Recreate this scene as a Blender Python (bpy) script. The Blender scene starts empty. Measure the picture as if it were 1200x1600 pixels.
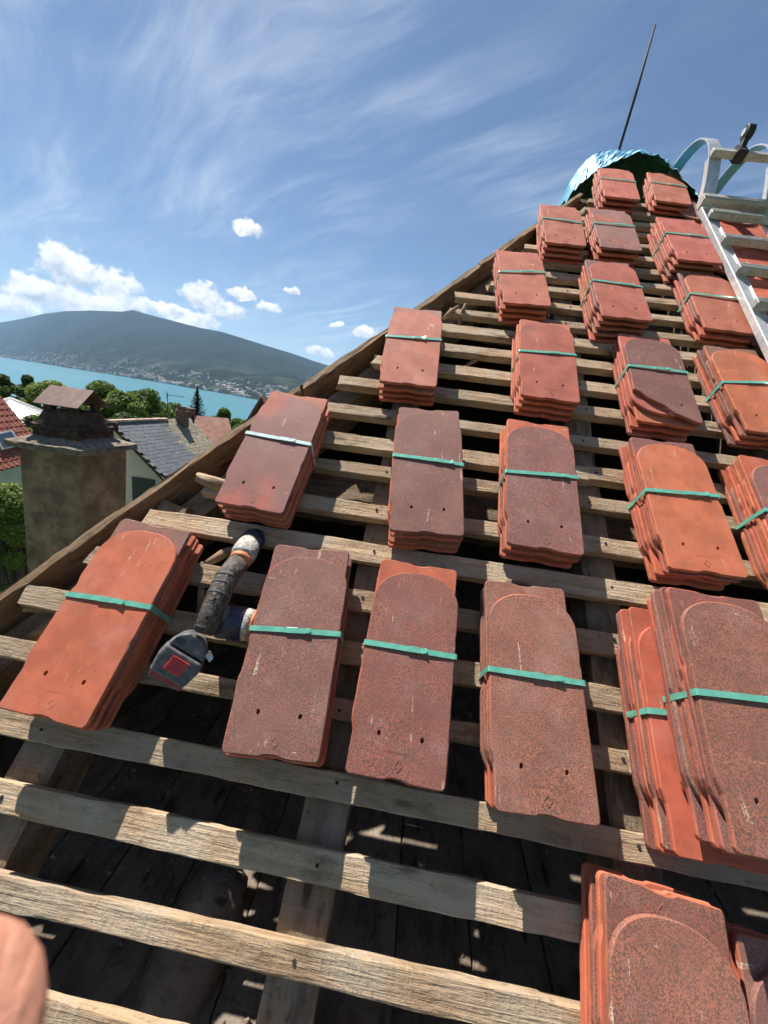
import bpy, bmesh, math, random
from mathutils import Vector, Matrix, noise as mnoise
import numpy as np

sc = bpy.context.scene
COL = sc.collection
rad = math.radians

# ------------------------------------------------------------------ camera
F_PX = 630.0                                   # focal length in pixels of the 1200x1600 frame
CAM = Vector((0, 0, 9.0))
PITCH = rad(42.7)                              # pitch of the stripped roof slope
CP, SP = math.cos(PITCH), math.sin(PITCH)
RC = np.array([[0.986577, 0.161702, 0.022771],
               [0.148457, -0.830071, -0.537534],
               [-0.068019, 0.533699, -0.842935]])   # roof axes (u, v, n) in camera axes (right, down, forward)
WR = np.array([[1, 0, 0], [0, CP, SP], [0, -SP, CP]])
MC = WR.T @ RC.T                               # camera axes -> world
cd = bpy.data.cameras.new('camera')
cam = bpy.data.objects.new('camera', cd)
COL.objects.link(cam)
cam.matrix_world = Matrix(((MC[0, 0], -MC[0, 1], -MC[0, 2], CAM.x), (MC[1, 0], -MC[1, 1], -MC[1, 2], CAM.y),
                           (MC[2, 0], -MC[2, 1], -MC[2, 2], CAM.z), (0, 0, 0, 1)))
cd.sensor_fit = 'VERTICAL'
cd.sensor_height = 24.0
cd.sensor_width = 18.0
cd.lens = 24.0 * F_PX / 1600.0
cd.clip_start = 0.01
cd.clip_end = 40000
cd.dof.use_dof = True
cd.dof.focus_distance = 1.6
cd.dof.aperture_fstop = cd.lens / 1.1
sc.camera = cam
sc.render.resolution_x, sc.render.resolution_y = 768, 1024

# ------------------------------------------------------------------ sun, sky, exposure
SUN_DIR = Vector((-0.362, 0.366, 0.857)).normalized()     # towards the sun
SUN_EL = math.asin(SUN_DIR.z)
SUN_AZ = math.atan2(SUN_DIR.x, SUN_DIR.y)
sl = bpy.data.lights.new('sun', 'SUN')
sl.energy = 5.0
sl.angle = rad(0.53)
sl.color = (1.0, 0.955, 0.89)
so = bpy.data.objects.new('sun', sl)
COL.objects.link(so)
so.rotation_euler = SUN_DIR.to_track_quat('Z', 'Y').to_euler()
sc.view_settings.view_transform = 'Standard'
sc.view_settings.look = 'None'
sc.view_settings.gamma = 1.0
sc.view_settings.use_curve_mapping = False
sc.view_settings.exposure = 1.0
SKY_STRENGTH = 0.05
sc.cycles.use_denoising = True
sc.cycles.max_bounces = 5
sc.cycles.diffuse_bounces = 3
sc.cycles.use_adaptive_sampling = True
sc.cycles.adaptive_threshold = 0.03
sc.cycles.adaptive_min_samples = 12
sc.cycles.volume_bounces = 0
sc.cycles.sample_clamp_indirect = 4.0


def ray(px, py):
    d = MC @ np.array([(px - 600) / F_PX, (py - 800) / F_PX, 1.0])
    return Vector(d / np.linalg.norm(d))


class NT:
    """Small helper to write node trees."""
    def __init__(self, tree):
        self.t = tree
        self.n = tree.nodes
        self.l = tree.links

    def put(self, sock, v):
        if isinstance(v, bpy.types.NodeSocket):
            self.l.new(v, sock)
        elif v is not None:
            sock.default_value = v

    def m(self, op, a, b=None, c=None, clamp=False):
        x = self.n.new('ShaderNodeMath')
        x.operation = op
        x.use_clamp = clamp
        for i, v in enumerate((a, b, c)):
            if v is not None:
                self.put(x.inputs[i], v)
        return x.outputs[0]

    def vm(self, op, a, b=None, scale=None):
        x = self.n.new('ShaderNodeVectorMath')
        x.operation = op
        self.put(x.inputs[0], a)
        if b is not None:
            self.put(x.inputs[1], b)
        if scale is not None:
            self.put(x.inputs['Scale'], scale)
        return x.outputs['Value'] if op in ('DOT_PRODUCT', 'LENGTH') else x.outputs['Vector']

    def noise(self, vec, scale, detail=4, rough=0.55, dist=0.0):
        x = self.n.new('ShaderNodeTexNoise')
        self.put(x.inputs['Vector'], vec)
        self.put(x.inputs['Scale'], scale)
        x.inputs['Detail'].default_value = detail
        x.inputs['Roughness'].default_value = rough
        x.inputs['Distortion'].default_value = dist
        return x.outputs['Fac']

    def voro(self, vec, scale, out='Distance'):
        x = self.n.new('ShaderNodeTexVoronoi')
        self.put(x.inputs['Vector'], vec)
        x.inputs['Scale'].default_value = scale
        return x.outputs[out]

    def rng(self, v, a, b, c=0.0, d=1.0, smooth=True):
        x = self.n.new('ShaderNodeMapRange')
        x.interpolation_type = 'SMOOTHSTEP' if smooth else 'LINEAR'
        self.put(x.inputs[0], v)
        for i, k in enumerate((a, b, c, d)):
            self.put(x.inputs[1 + i], k)
        return x.outputs[0]

    def mix(self, f, a, b, mode='MIX'):
        x = self.n.new('ShaderNodeMix')
        x.data_type = 'RGBA'
        x.blend_type = mode
        self.put(x.inputs[0], f)
        for s, v in ((x.inputs[6], a), (x.inputs[7], b)):
            self.put(s, v if isinstance(v, bpy.types.NodeSocket) else (*v, 1.0))
        return x.outputs[2]

    def mapping(self, vec, scale=(1, 1, 1), rot=(0, 0, 0), loc=(0, 0, 0)):
        x = self.n.new('ShaderNodeMapping')
        self.put(x.inputs['Vector'], vec)
        x.inputs['Scale'].default_value = scale
        x.inputs['Rotation'].default_value = rot
        x.inputs['Location'].default_value = loc
        return x.outputs[0]


world = bpy.data.worlds.new('World')
sc.world = world
world.use_nodes = True
world.cycles.sampling_method = 'MANUAL'
world.cycles.sample_map_resolution = 256
W = NT(world.node_tree)
for nd in list(W.n):
    W.n.remove(nd)
sky = W.n.new('ShaderNodeTexSky')
sky.sky_type = 'NISHITA'
sky.sun_disc = False
sky.sun_elevation = SUN_EL
sky.sun_rotation = SUN_AZ
sky.altitude = 450
sky.air_density = 1.0
sky.dust_density = 0.25
sky.ozone_density = 3.6
tc = W.n.new('ShaderNodeTexCoord')
D3 = tc.outputs['Generated']
# high cirrus on a flat layer overhead
sep = W.n.new('ShaderNodeSeparateXYZ')
W.l.new(D3, sep.inputs[0])
dz = W.m('MAXIMUM', W.m('ADD', sep.outputs[2], 0.10), 0.03)
com = W.n.new('ShaderNodeCombineXYZ')
W.l.new(W.m('DIVIDE', sep.outputs[0], dz), com.inputs[0])
W.l.new(W.m('DIVIDE', sep.outputs[1], dz), com.inputs[1])
flat = W.mapping(com.outputs[0], rot=(0, 0, rad(38)))
w3 = W.n.new('ShaderNodeTexNoise')
W.l.new(flat, w3.inputs['Vector'])
w3.inputs['Scale'].default_value = 0.8
wv = W.vm('SCALE', W.vm('SUBTRACT', w3.outputs['Color'], (0.5, 0.5, 0.5)), scale=0.6)
flat3 = W.vm('ADD', flat, wv)
streak = W.noise(W.mapping(flat3, scale=(0.55, 2.6, 1)), 1.6, 6, 0.62, 0.25)
fine = W.noise(W.mapping(flat3, scale=(1.0, 7.0, 1)), 2.4, 6, 0.6, 0.4)
patch = W.noise(flat, 0.75, 3, 0.5)
cir = W.m('MULTIPLY', W.rng(streak, 0.40, 0.78), W.rng(patch, 0.36, 0.62))
cir = W.m('ADD', W.m('MULTIPLY', cir, 0.8), W.m('MULTIPLY', W.m('MULTIPLY', W.rng(fine, 0.5, 0.8), W.rng(patch, 0.4, 0.65)), 0.28), clamp=True)
lowfade = W.rng(sep.outputs[2], 0.0, 0.12)
cir = W.m('MULTIPLY', cir, lowfade)
# cumulus over the far mountain: each a bumpy patch of sky directions
CUM = [(104, 424, 58, 48), (170, 446, 66, 36), (60, 458, 62, 38), (20, 482, 70, 26), (130, 474, 100, 24), (210, 476, 60, 20), (255, 484, 50, 16),
       (-60, 470, 90, 44), (-190, 455, 90, 36), (316, 466, 48, 29), (352, 486, 38, 19), (312, 502, 46, 22), (376, 461, 29, 15), (416, 481, 27, 13),
       (385, 358, 28, 18), (455, 456, 17, 8), (525, 508, 12, 8), (573, 522, 26, 15), (500, 550, 30, 11), (720, 560, 60, 22), (900, 600, 80, 26)]
zup = Vector((0, 0, 1))
wc = W.n.new('ShaderNodeTexNoise')
W.l.new(D3, wc.inputs['Vector'])
wc.inputs['Scale'].default_value = 34
wc.inputs['Detail'].default_value = 3
DW = W.vm('ADD', D3, W.vm('SCALE', W.vm('SUBTRACT', wc.outputs['Color'], (0.5, 0.5, 0.5)), scale=0.030))
field = None
yacc = None
for (px, py, rx, ry) in CUM:
    c = ray(px, py)
    r = c.cross(zup).normalized()
    u = r.cross(c).normalized()
    ax = 0.5 * (ray(px + rx, py) - ray(px - rx, py)).length
    ay = 0.5 * (ray(px, py + ry) - ray(px, py - ry)).length
    x = W.m('MULTIPLY', W.vm('DOT_PRODUCT', DW, tuple(r)), 1 / ax)
    y = W.m('MULTIPLY', W.vm('DOT_PRODUCT', DW, tuple(u)), 1 / ay)
    yd = W.m('MAXIMUM', y, W.m('MULTIPLY', y, -1.5))
    front = W.m('GREATER_THAN', W.vm('DOT_PRODUCT', D3, tuple(c)), 0.0)
    g = W.m('SUBTRACT', 1.0, W.m('ADD', W.m('MULTIPLY', x, x), W.m('MULTIPLY', yd, yd)))
    g = W.m('MULTIPLY', W.m('MAXIMUM', g, 0.0), front)
    field = g if field is None else W.m('MAXIMUM', field, g)
    yy = W.m('MULTIPLY', g, y)
    yacc = yy if yacc is None else W.m('ADD', yacc, yy)
SOFF = tuple(SUN_DIR * 0.014)
nA = W.noise(D3, 24, 6, 0.62)
nB = W.noise(W.vm('ADD', D3, SOFF), 24, 4, 0.6)
nC = W.noise(D3, 75, 5, 0.62)
dens = W.m('ADD', W.m('MULTIPLY', field, 1.1), W.m('ADD', W.m('MULTIPLY', W.m('SUBTRACT', nA, 0.5), 1.9), W.m('MULTIPLY', W.m('SUBTRACT', nC, 0.5), 1.5)))
cum = W.m('MULTIPLY', W.rng(dens, 0.16, 0.78), W.rng(field, 0.0, 0.3))
lit = W.m('ADD', 0.54, W.m('ADD', W.m('MULTIPLY', yacc, 0.75), W.m('MULTIPLY', W.m('SUBTRACT', nA, nB), 2.4)), clamp=True)  # sunlit tops and self-shadow painted into the cloud colour
ccol = W.mix(lit, (5.0, 5.8, 7.0), (12.5, 12.4, 12.2))
# the low air near the horizon is pale
hz = W.rng(sep.outputs[2], 0.25, -0.02, 0.0, 0.10)
skyc = W.mix(hz, sky.outputs[0], (7.2, 8.4, 9.6))
skyc = W.mix(W.m('MULTIPLY', cir, 0.62), skyc, (8.0, 8.8, 9.8))
skyc = W.mix(cum, skyc, ccol)
bg = W.n.new('ShaderNodeBackground')
bg.inputs['Strength'].default_value = SKY_STRENGTH
W.l.new(skyc, bg.inputs['Color'])
wo = W.n.new('ShaderNodeOutputWorld')
W.l.new(bg.outputs[0], wo.inputs[0])

# ------------------------------------------------------------------ roof frame
TW = 0.17                                      # tile width: the unit of the roof axes u (along battens), v (up the slope), n
HN = 5.016                                     # camera height over the batten tops, in tile widths
EU, EV, EN = Vector((1, 0, 0)), Vector((0, CP, SP)), Vector((0, -SP, CP))


def RP(u, v, z=0.0):
    return CAM + (EU * u + EV * v + EN * (z - HN)) * TW


def RM(u, v, z=0.0, th=0.0):
    p = RP(u, v, z)
    m = Matrix(((EU.x, EV.x, EN.x, p.x), (EU.y, EV.y, EN.y, p.y), (EU.z, EV.z, EN.z, p.z), (0, 0, 0, 1)))
    return m @ Matrix.Rotation(th, 4, 'Z')


def on_roof(px, py, z=0.0):
    """Where a line of sight meets the plane z above the battens."""
    d = ray(px, py)
    n = d.dot(EN)
    s = (z - HN) * TW / n
    p = d * s
    return p.dot(EU) / TW, p.dot(EV) / TW


def at_y(px, py, y):
    d = ray(px, py)
    return CAM + d * (y / d.y)


# ------------------------------------------------------------------ object helpers
def link(o, parent=None):
    COL.objects.link(o)
    if parent is not None:
        o.parent = parent
    return o


def mesh_obj(name, verts, faces, mat=None, parent=None, smooth=False, mats=None, midx=None):
    me = bpy.data.meshes.new(name)
    me.from_pydata([tuple(v) for v in verts], [], faces)
    for m in (mats or ([mat] if mat else [])):
        me.materials.append(m)
    if midx:
        me.polygons.foreach_set('material_index', midx)
    if smooth:
        me.polygons.foreach_set('use_smooth', [True] * len(me.polygons))
    me.update()
    return link(bpy.data.objects.new(name, me), parent)


def bm_obj(name, bm, mat=None, parent=None, smooth=False, mats=None):
    bmesh.ops.recalc_face_normals(bm, faces=bm.faces[:])
    me = bpy.data.meshes.new(name)
    bm.to_mesh(me)
    bm.free()
    for m in (mats or ([mat] if mat else [])):
        me.materials.append(m)
    if smooth:
        me.polygons.foreach_set('use_smooth', [True] * len(me.polygons))
    return link(bpy.data.objects.new(name, me), parent)


def tag(o, label, cat, group=None):
    o['label'] = label
    o['category'] = cat
    if group:
        o['group'] = group
    return o


def kind(o, k, label=None):
    o['kind'] = k
    if label:
        o['label'] = label
    return o


def empty(name, mat=None):
    o = bpy.data.objects.new(name, None)
    o.empty_display_size = 0.05
    COL.objects.link(o)
    if mat is not None:
        o.matrix_world = mat
    return o


def box(bm, c, s, rot=None, bev=0.0):
    r = bmesh.ops.create_cube(bm, size=1.0)
    vs = r['verts']
    M = Matrix.Translation(Vector(c)) @ (rot.to_4x4() if rot else Matrix()) @ Matrix.Diagonal((*s, 1))
    bmesh.ops.transform(bm, matrix=M, verts=vs)
    if bev > 0:
        es = list({e for v in vs for e in v.link_edges})
        bmesh.ops.bevel(bm, geom=es, offset=bev, segments=2, affect='EDGES', profile=0.5)
    return vs


def tube(bm, pts, radii, seg=12, cap=True, squash=1.0):
    """Swept round section along a list of points."""
    pts = [Vector(p) for p in pts]
    if not hasattr(radii, '__len__'):
        radii = [radii] * len(pts)
    rings = []
    ref = None
    for i, p in enumerate(pts):
        a = pts[max(i - 1, 0)]
        b = pts[min(i + 1, len(pts) - 1)]
        t = (b - a).normalized()
        if ref is None:
            ref = Vector((0, 0, 1)) if abs(t.z) < 0.9 else Vector((1, 0, 0))
        x = (ref - t * ref.dot(t)).normalized()
        y = t.cross(x)
        ref = x
        rings.append([bm.verts.new(p + (x * math.cos(k * 2 * math.pi / seg) * squash + y * math.sin(k * 2 * math.pi / seg)) * radii[i]) for k in range(seg)])
    for a, b in zip(rings, rings[1:]):
        for k in range(seg):
            bm.faces.new((a[k], a[(k + 1) % seg], b[(k + 1) % seg], b[k]))
    if cap:
        bm.faces.new(rings[0][::-1])
        bm.faces.new(rings[-1])
    return rings


# ------------------------------------------------------------------ materials
def new_mat(name, rough=0.7, spec=0.3, metal=0.0):
    m = bpy.data.materials.new(name)
    m.use_nodes = True
    b = m.node_tree.nodes['Principled BSDF']
    b.inputs['Roughness'].default_value = rough
    b.inputs['Specular IOR Level'].default_value = spec
    b.inputs['Metallic'].default_value = metal
    return m, NT(m.node_tree), b


def obj_coord(N, rnd=True):
    c = N.n.new('ShaderNodeTexCoord').outputs['Object']
    if not rnd:
        return c, None
    oi = N.n.new('ShaderNodeObjectInfo')
    r = oi.outputs['Random']
    cx = N.n.new('ShaderNodeCombineXYZ')
    N.l.new(N.m('MULTIPLY', r, 37.0), cx.inputs[0])
    N.l.new(N.m('MULTIPLY', r, 91.0), cx.inputs[1])
    N.l.new(N.m('MULTIPLY', r, 53.0), cx.inputs[2])
    return N.vm('ADD', c, cx.outputs[0]), r


def bump(N, b, h, strength=0.3, dist=0.002):
    x = N.n.new('ShaderNodeBump')
    x.inputs['Strength'].default_value = strength
    x.inputs['Distance'].default_value = dist
    N.l.new(h, x.inputs['Height'])
    N.l.new(x.outputs[0], b.inputs['Normal'])


def mat_tile(name, clay, dark, cover, speck):
    """Clay tile with a speckled slip coat; cover = how much of the face the dark slip hides."""
    m, N, b = new_mat(name, 0.72, 0.25)
    raw = N.n.new('ShaderNodeTexCoord').outputs['Object']
    p, r = obj_coord(N)
    big = N.noise(p, 9, 3, 0.5)
    mid = N.noise(p, 420, 3, 0.6)
    fin = N.noise(p, 1000, 2, 0.6)
    sp = N.m('ADD', N.m('MULTIPLY', mid, 0.65), N.m('MULTIPLY', fin, 0.35))
    claycol = N.mix(N.rng(N.noise(p, 15, 5, 0.65), 0.36, 0.66), clay, tuple(c * 0.74 for c in clay))
    claycol = N.mix(N.rng(sp, 0.555, 0.68, 0, 0.7), claycol, tuple(c * 0.45 for c in clay))
    if cover > 0:
        cov = N.m('ADD', N.rng(sp, 0.585 - speck, 0.47 - speck), 0.0)
        if cover < 1:
            edge = N.m('ADD', N.noise(p, 5.5, 2, 0.5), N.m('MULTIPLY', N.m('SUBTRACT', sp, 0.5), 0.5))
            cov = N.m('MULTIPLY', cov, N.rng(edge, 0.52 + 0.2 * cover, 0.36 + 0.2 * cover))
        dk = N.mix(N.rng(big, 0.35, 0.65), dark, tuple(c * 1.22 for c in dark))
        col = N.mix(cov, claycol, dk)
    else:
        col = claycol
    hue = N.n.new('ShaderNodeHueSaturation')
    N.l.new(col, hue.inputs['Color'])
    N.l.new(N.m('ADD', 0.86, N.m('MULTIPLY', r, 0.26)), hue.inputs['Value'])
    N.l.new(N.m('ADD', 0.494, N.m('MULTIPLY', N.m('FRACT', N.m('MULTIPLY', r, 7.3)), 0.012)), hue.inputs['Hue'])
    col = hue.outputs[0]
    # pale rub marks and grey dust
    sc1 = N.noise(N.mapping(p, scale=(75, 9, 20), rot=(0, 0, 0.15)), 1.0, 3, 0.55, 0.6)
    sc2 = N.noise(N.mapping(p, scale=(14, 95, 20), rot=(0, 0, 0.3)), 1.0, 3, 0.55, 0.6)
    zone = N.rng(N.noise(p, 16, 2), 0.45, 0.57)
    scr = N.m('MULTIPLY', N.m('MAXIMUM', N.rng(sc1, 0.665, 0.70), N.rng(sc2, 0.695, 0.73)), zone)
    scr = N.m('MULTIPLY', scr, N.rng(N.noise(p, 420, 2), 0.38, 0.55))
    col = N.mix(N.m('MULTIPLY', scr, 0.75), col, (0.62, 0.46, 0.34))
    dust = N.m('MULTIPLY', N.rng(N.noise(p, 13, 5, 0.65), 0.48, 0.80), 0.20)
    col = N.mix(dust, col, (0.42, 0.34, 0.31))
    N.l.new(col, b.inputs['Base Color'])
    N.l.new(N.rng(mid, 0.3, 0.7, 0.62, 0.82), b.inputs['Roughness'])
    bump(N, b, N.m('ADD', N.m('MULTIPLY', mid, 0.6), fin), 0.35, 0.0008)
    return m


CLAY = (0.50, 0.135, 0.070)
CLAY2 = (0.46, 0.135, 0.085)
SLIP = (0.135, 0.074, 0.062)
T_ORANGE = mat_tile('fired_clay', CLAY, SLIP, 0, 0)
T_ROSE = mat_tile('rose_clay', CLAY2, SLIP, 0, 0)
T_DARK = mat_tile('dark_slip_clay', (0.44, 0.165, 0.12), SLIP, 1.0, 0.0)
T_RUST = mat_tile('rust_slip_clay', (0.43, 0.15, 0.10), (0.128, 0.068, 0.054), 1.0, 0.02)
T_MIX = mat_tile('half_slip_clay', CLAY2, (0.175, 0.11, 0.10), 0.8, 0.0)
T_EDGE = mat_tile('worn_clay_edge', (0.46, 0.13, 0.07), SLIP, 0.35, 0.0)
TM = {'o': T_ORANGE, 'r': T_ROSE, 'd': T_DARK, 'u': T_RUST, 'm': T_MIX}


def mat_wood(name, c1, c2, grey, greyness, axis_scale=(5, 75, 75), rough=0.85):
    m, N, b = new_mat(name, rough, 0.2)
    p, r = obj_coord(N)
    q = N.vm('ADD', p, N.vm('SCALE', p, scale=0.0))
    grain = N.noise(N.mapping(q, scale=axis_scale), 1.0, 6, 0.62, 0.5)
    fineg = N.noise(N.mapping(q, scale=tuple(s * 3.2 for s in axis_scale)), 1.0, 4, 0.6, 0.3)
    blot = N.noise(p, 11, 4, 0.6)
    col = N.mix(N.rng(grain, 0.32, 0.68), c1, c2)
    gm = N.m('MULTIPLY', N.rng(blot, 0.36, 0.66), greyness)
    col = N.mix(gm, col, grey)
    col = N.mix(N.rng(fineg, 0.62, 0.80, 0, 0.38), col, tuple(c * 0.35 for c in c1))
    saw = N.noise(N.mapping(q, scale=(150, 14, 14)), 1.0, 3, 0.6)
    col = N.mix(N.rng(saw, 0.52, 0.72, 0, 0.28), col, grey)
    kn = N.voro(N.mapping(p, scale=(4.2, 16, 16)), 1.0)
    col = N.mix(N.rng(kn, 0.16, 0.09, 0, 0.75), col, tuple(c * 0.25 for c in c1))
    dirt = N.noise(p, 55, 5, 0.7)
    col = N.mix(N.rng(dirt, 0.55, 0.72, 0, 0.6), col, tuple(c * 0.4 for c in c1))
    stain = N.noise(N.mapping(p, scale=(9, 26, 26)), 1.0, 5, 0.65)
    col = N.mix(N.rng(stain, 0.52, 0.70, 0, 0.65), col, tuple(c * 0.42 for c in c1))
    hue = N.n.new('ShaderNodeHueSaturation')
    N.l.new(col, hue.inputs['Color'])
    N.l.new(N.m('ADD', 0.78, N.m('MULTIPLY', r, 0.44)), hue.inputs['Value'])
    N.l.new(hue.outputs[0], b.inputs['Base Color'])
    bump(N, b, N.m('ADD', N.m('ADD', grain, N.m('MULTIPLY', fineg, 0.7)), N.m('ADD', N.m('MULTIPLY', saw, 0.5), N.m('MULTIPLY', dirt, 0.8))), 0.8, 0.004)
    return m


M_BATTEN = mat_wood('weathered_batten_wood', (0.28, 0.185, 0.108), (0.44, 0.31, 0.19), (0.39, 0.315, 0.23), 0.75)
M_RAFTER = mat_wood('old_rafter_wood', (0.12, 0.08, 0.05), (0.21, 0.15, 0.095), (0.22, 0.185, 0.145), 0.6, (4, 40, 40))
M_HIP = mat_wood('hip_board_wood', (0.22, 0.132, 0.07), (0.36, 0.235, 0.135), (0.27, 0.205, 0.14), 0.5)
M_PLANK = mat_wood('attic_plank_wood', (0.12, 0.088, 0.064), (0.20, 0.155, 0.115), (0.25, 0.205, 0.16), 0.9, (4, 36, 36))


def mat_plain(name, col, rough=0.6, spec=0.4, metal=0.0, var=0.25, scale=14, bstr=0.0, bscale=60, dirt=None, dirt_amt=0.4):
    m, N, b = new_mat(name, rough, spec, metal)
    p, r = obj_coord(N)
    n = N.noise(p, scale, 5, 0.6)
    c = N.mix(N.rng(n, 0.3, 0.7), tuple(x * (1 - var) for x in col), tuple(min(1, x * (1 + var)) for x in col))
    if dirt:
        c = N.mix(N.rng(N.noise(p, scale * 2.3, 6, 0.65), 0.48, 0.7, 0, dirt_amt), c, dirt)
    N.l.new(c, b.inputs['Base Color'])
    if bstr:
        bump(N, b, N.noise(p, bscale, 5, 0.6), bstr, 0.01)
    return m


M_STRAP = mat_plain('green_strap_plastic', (0.125, 0.38, 0.285), 0.30, 0.5, var=0.15, scale=60)
M_STRAP_PALE = mat_plain('pale_strap_plastic', (0.42, 0.58, 0.55), 0.3, 0.5, var=0.15, scale=60)
M_ALU = mat_plain('aluminium', (0.62, 0.62, 0.60), 0.42, 0.5, 0.55, 0.12, 30, 0.08, 160, dirt=(0.35, 0.33, 0.30), dirt_amt=0.5)
M_ALU_DULL = mat_plain('dull_aluminium', (0.46, 0.45, 0.42), 0.5, 0.5, 0.45, 0.15, 30, 0.1, 160, dirt=(0.22, 0.20, 0.18), dirt_amt=0.6)
M_RUBBER = mat_plain('black_rubber', (0.03, 0.03, 0.032), 0.6, 0.3, var=0.3)
M_STEEL = mat_plain('dark_steel_rod', (0.035, 0.032, 0.032), 0.75, 0.2, 0.0, 0.3)
M_MORTAR = mat_plain('cement_render', (0.25, 0.175, 0.118), 0.95, 0.1, 0, 0.38, 5, 1.0, 70, dirt=(0.10, 0.075, 0.055), dirt_amt=0.7)
M_SLAB = mat_plain('rough_stone_slab', (0.23, 0.19, 0.15), 0.95, 0.1, 0, 0.35, 22, 0.9, 60, dirt=(0.10, 0.085, 0.07), dirt_amt=0.6)
M_SOOT = mat_plain('sooty_brick', (0.085, 0.058, 0.045), 0.9, 0.1, 0, 0.4, 20, 0.7, 70, dirt=(0.045, 0.035, 0.03), dirt_amt=0.6)
M_RUSTCAP = mat_plain('rusted_sheet', (0.17, 0.105, 0.085), 0.6, 0.4, 0.2, 0.18, 12, 0.1, 40, dirt=(0.30, 0.20, 0.16), dirt_amt=0.4)

# ------------------------------------------------------------------ ground, lake, mountain
def mat_ground():
    m, N, b = new_mat('grass_and_gardens', 0.95, 0.1)
    c = N.n.new('ShaderNodeTexCoord').outputs['Object']
    n = N.noise(c, 0.05, 6, 0.65)
    f = N.noise(c, 1.2, 5, 0.65)
    col = N.mix(N.rng(n, 0.35, 0.65), (0.045, 0.085, 0.022), (0.10, 0.13, 0.045))
    col = N.mix(N.rng(f, 0.5, 0.75, 0, 0.6), col, (0.03, 0.055, 0.018))
    N.l.new(col, b.inputs['Base Color'])
    bump(N, b, f, 0.8, 0.15)
    return m


LAKE_Z = CAM.z - 40.0
def ground_z(x, y):
    d = math.hypot(x, y)
    z = 1.2 - 0.0
    t = max(0.0, d - 14.0)
    if y > -0.3 * abs(x):
        return z - 0.055 * t - (0.12 * max(0, d - 90)) if d < 500 else -60.0
    return z + 0.02 * t if d < 2000 else z + 40


rings = [0, 6, 14, 22, 32, 45, 60, 80, 105, 140, 190, 260, 380, 600, 1500, 5000, 15000, 30000]
gv, gf = [], []
NA = 72
for r in rings:
    for k in range(NA):
        a = 2 * math.pi * k / NA
        x, y = r * math.sin(a), r * math.cos(a)
        gv.append((x, y, ground_z(x, y) + 0.4 * mnoise.noise((x * 0.05, y * 0.05, 0)) * min(1, r / 30)))
for i in range(len(rings) - 1):
    for k in range(NA):
        a, b2 = i * NA + k, i * NA + (k + 1) % NA
        gf.append((a, b2, b2 + NA, a + NA))
ground = kind(mesh_obj('ground', gv, gf, mat_ground(), smooth=True), 'structure')


def mat_lake():
    m, N, b = new_mat('lake_water', 0.28, 0.5)
    c = N.n.new('ShaderNodeTexCoord').outputs['Object']
    big = N.noise(N.mapping(c, scale=(0.0012, 0.005, 1), rot=(0, 0, 0.6)), 1.0, 4, 0.5)
    col = N.mix(N.rng(big, 0.35, 0.65), (0.020, 0.128, 0.162), (0.028, 0.158, 0.192))
    N.l.new(col, b.inputs['Base Color'])
    b.inputs['IOR'].default_value = 1.33
    w = N.noise(c, 0.35, 4, 0.6)
    bump(N, b, w, 0.6, 1.2)
    return m


lv, lf = [(0, 0, LAKE_Z)], []
for k in range(96):
    a = 2 * math.pi * k / 96
    lv.append((16000 * math.sin(a), 16000 * math.cos(a), LAKE_Z))
for k in range(96):
    lf.append((0, 1 + (k + 1) % 96, 1 + k))
lake = kind(mesh_obj('lake', lv, lf, mat_lake()), 'structure')


def mat_forest():
    m, N, b = new_mat('forested_mountain', 0.95, 0.05)
    c = N.n.new('ShaderNodeTexCoord').outputs['Object']
    n = N.noise(c, 0.0022, 6, 0.62)
    f = N.noise(c, 0.016, 5, 0.65)
    col = N.mix(N.rng(n, 0.35, 0.65), (0.010, 0.023, 0.016), (0.026, 0.042, 0.024))
    col = N.mix(N.rng(f, 0.45, 0.7, 0, 0.6), col, (0.006, 0.015, 0.011))
    ff = N.noise(c, 0.045, 4, 0.7)
    col = N.mix(N.rng(ff, 0.40, 0.68, 0, 0.65), col, (0.005, 0.012, 0.010))
    g = N.n.new('ShaderNodeNewGeometry')
    sp = N.n.new('ShaderNodeSeparateXYZ')
    N.l.new(g.outputs['Position'], sp.inputs[0])
    low = N.rng(sp.outputs[2], 190, 20)
    fld = N.rng(N.noise(c, 0.006, 4, 0.6), 0.50, 0.60)
    col = N.mix(N.m('MULTIPLY', N.m('MULTIPLY', low, fld), 0.5), col, (0.12, 0.14, 0.075))
    N.l.new(col, b.inputs['Base Color'])
    bump(N, b, N.m('ADD', N.m('ADD', f, ff), N.m('MULTIPLY', n, 2.5)), 1.0, 45)
    return m


SKYLINE = [(-60, 520), (0, 504), (35, 498), (69, 490), (104, 486), (143, 485), (191, 487), (208, 484), (225, 489.5), (269, 501), (312, 512), (347, 518.5), (381, 529), (416, 540),
           (459, 553), (490, 564), (520, 573)]
SHORE = [(-60, 549), (0, 558), (100, 574), (200, 590), (300, 607), (385, 622), (450, 634)]


def az_el(px, py):
    d = ray(px, py)
    return math.atan2(d.x, d.y), math.asin(d.z)


crest = sorted(az_el(*q) for q in SKYLINE)
shore = sorted(az_el(*q) for q in SHORE)
crest = [(rad(-110), rad(1.5)), (rad(-75), rad(1.2))] + crest + [(rad(-5), rad(2.9)), (rad(12), rad(1.6)), (rad(45), rad(1.0)), (rad(95), rad(2.0))]
shore_d = [(a, 40.0 / math.tan(-e)) for a, e in shore]
shore_d = [(rad(-110), 9500), (rad(-65), 7800)] + shore_d + [(rad(-10), 1500), (rad(20), 2600), (rad(95), 4000)]


def lerp_list(L, x):
    if x <= L[0][0]:
        return L[0][1]
    for (a, va), (b, vb) in zip(L, L[1:]):
        if x <= b:
            t = (x - a) / (b - a)
            return va + (vb - va) * t
    return L[-1][1]


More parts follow.
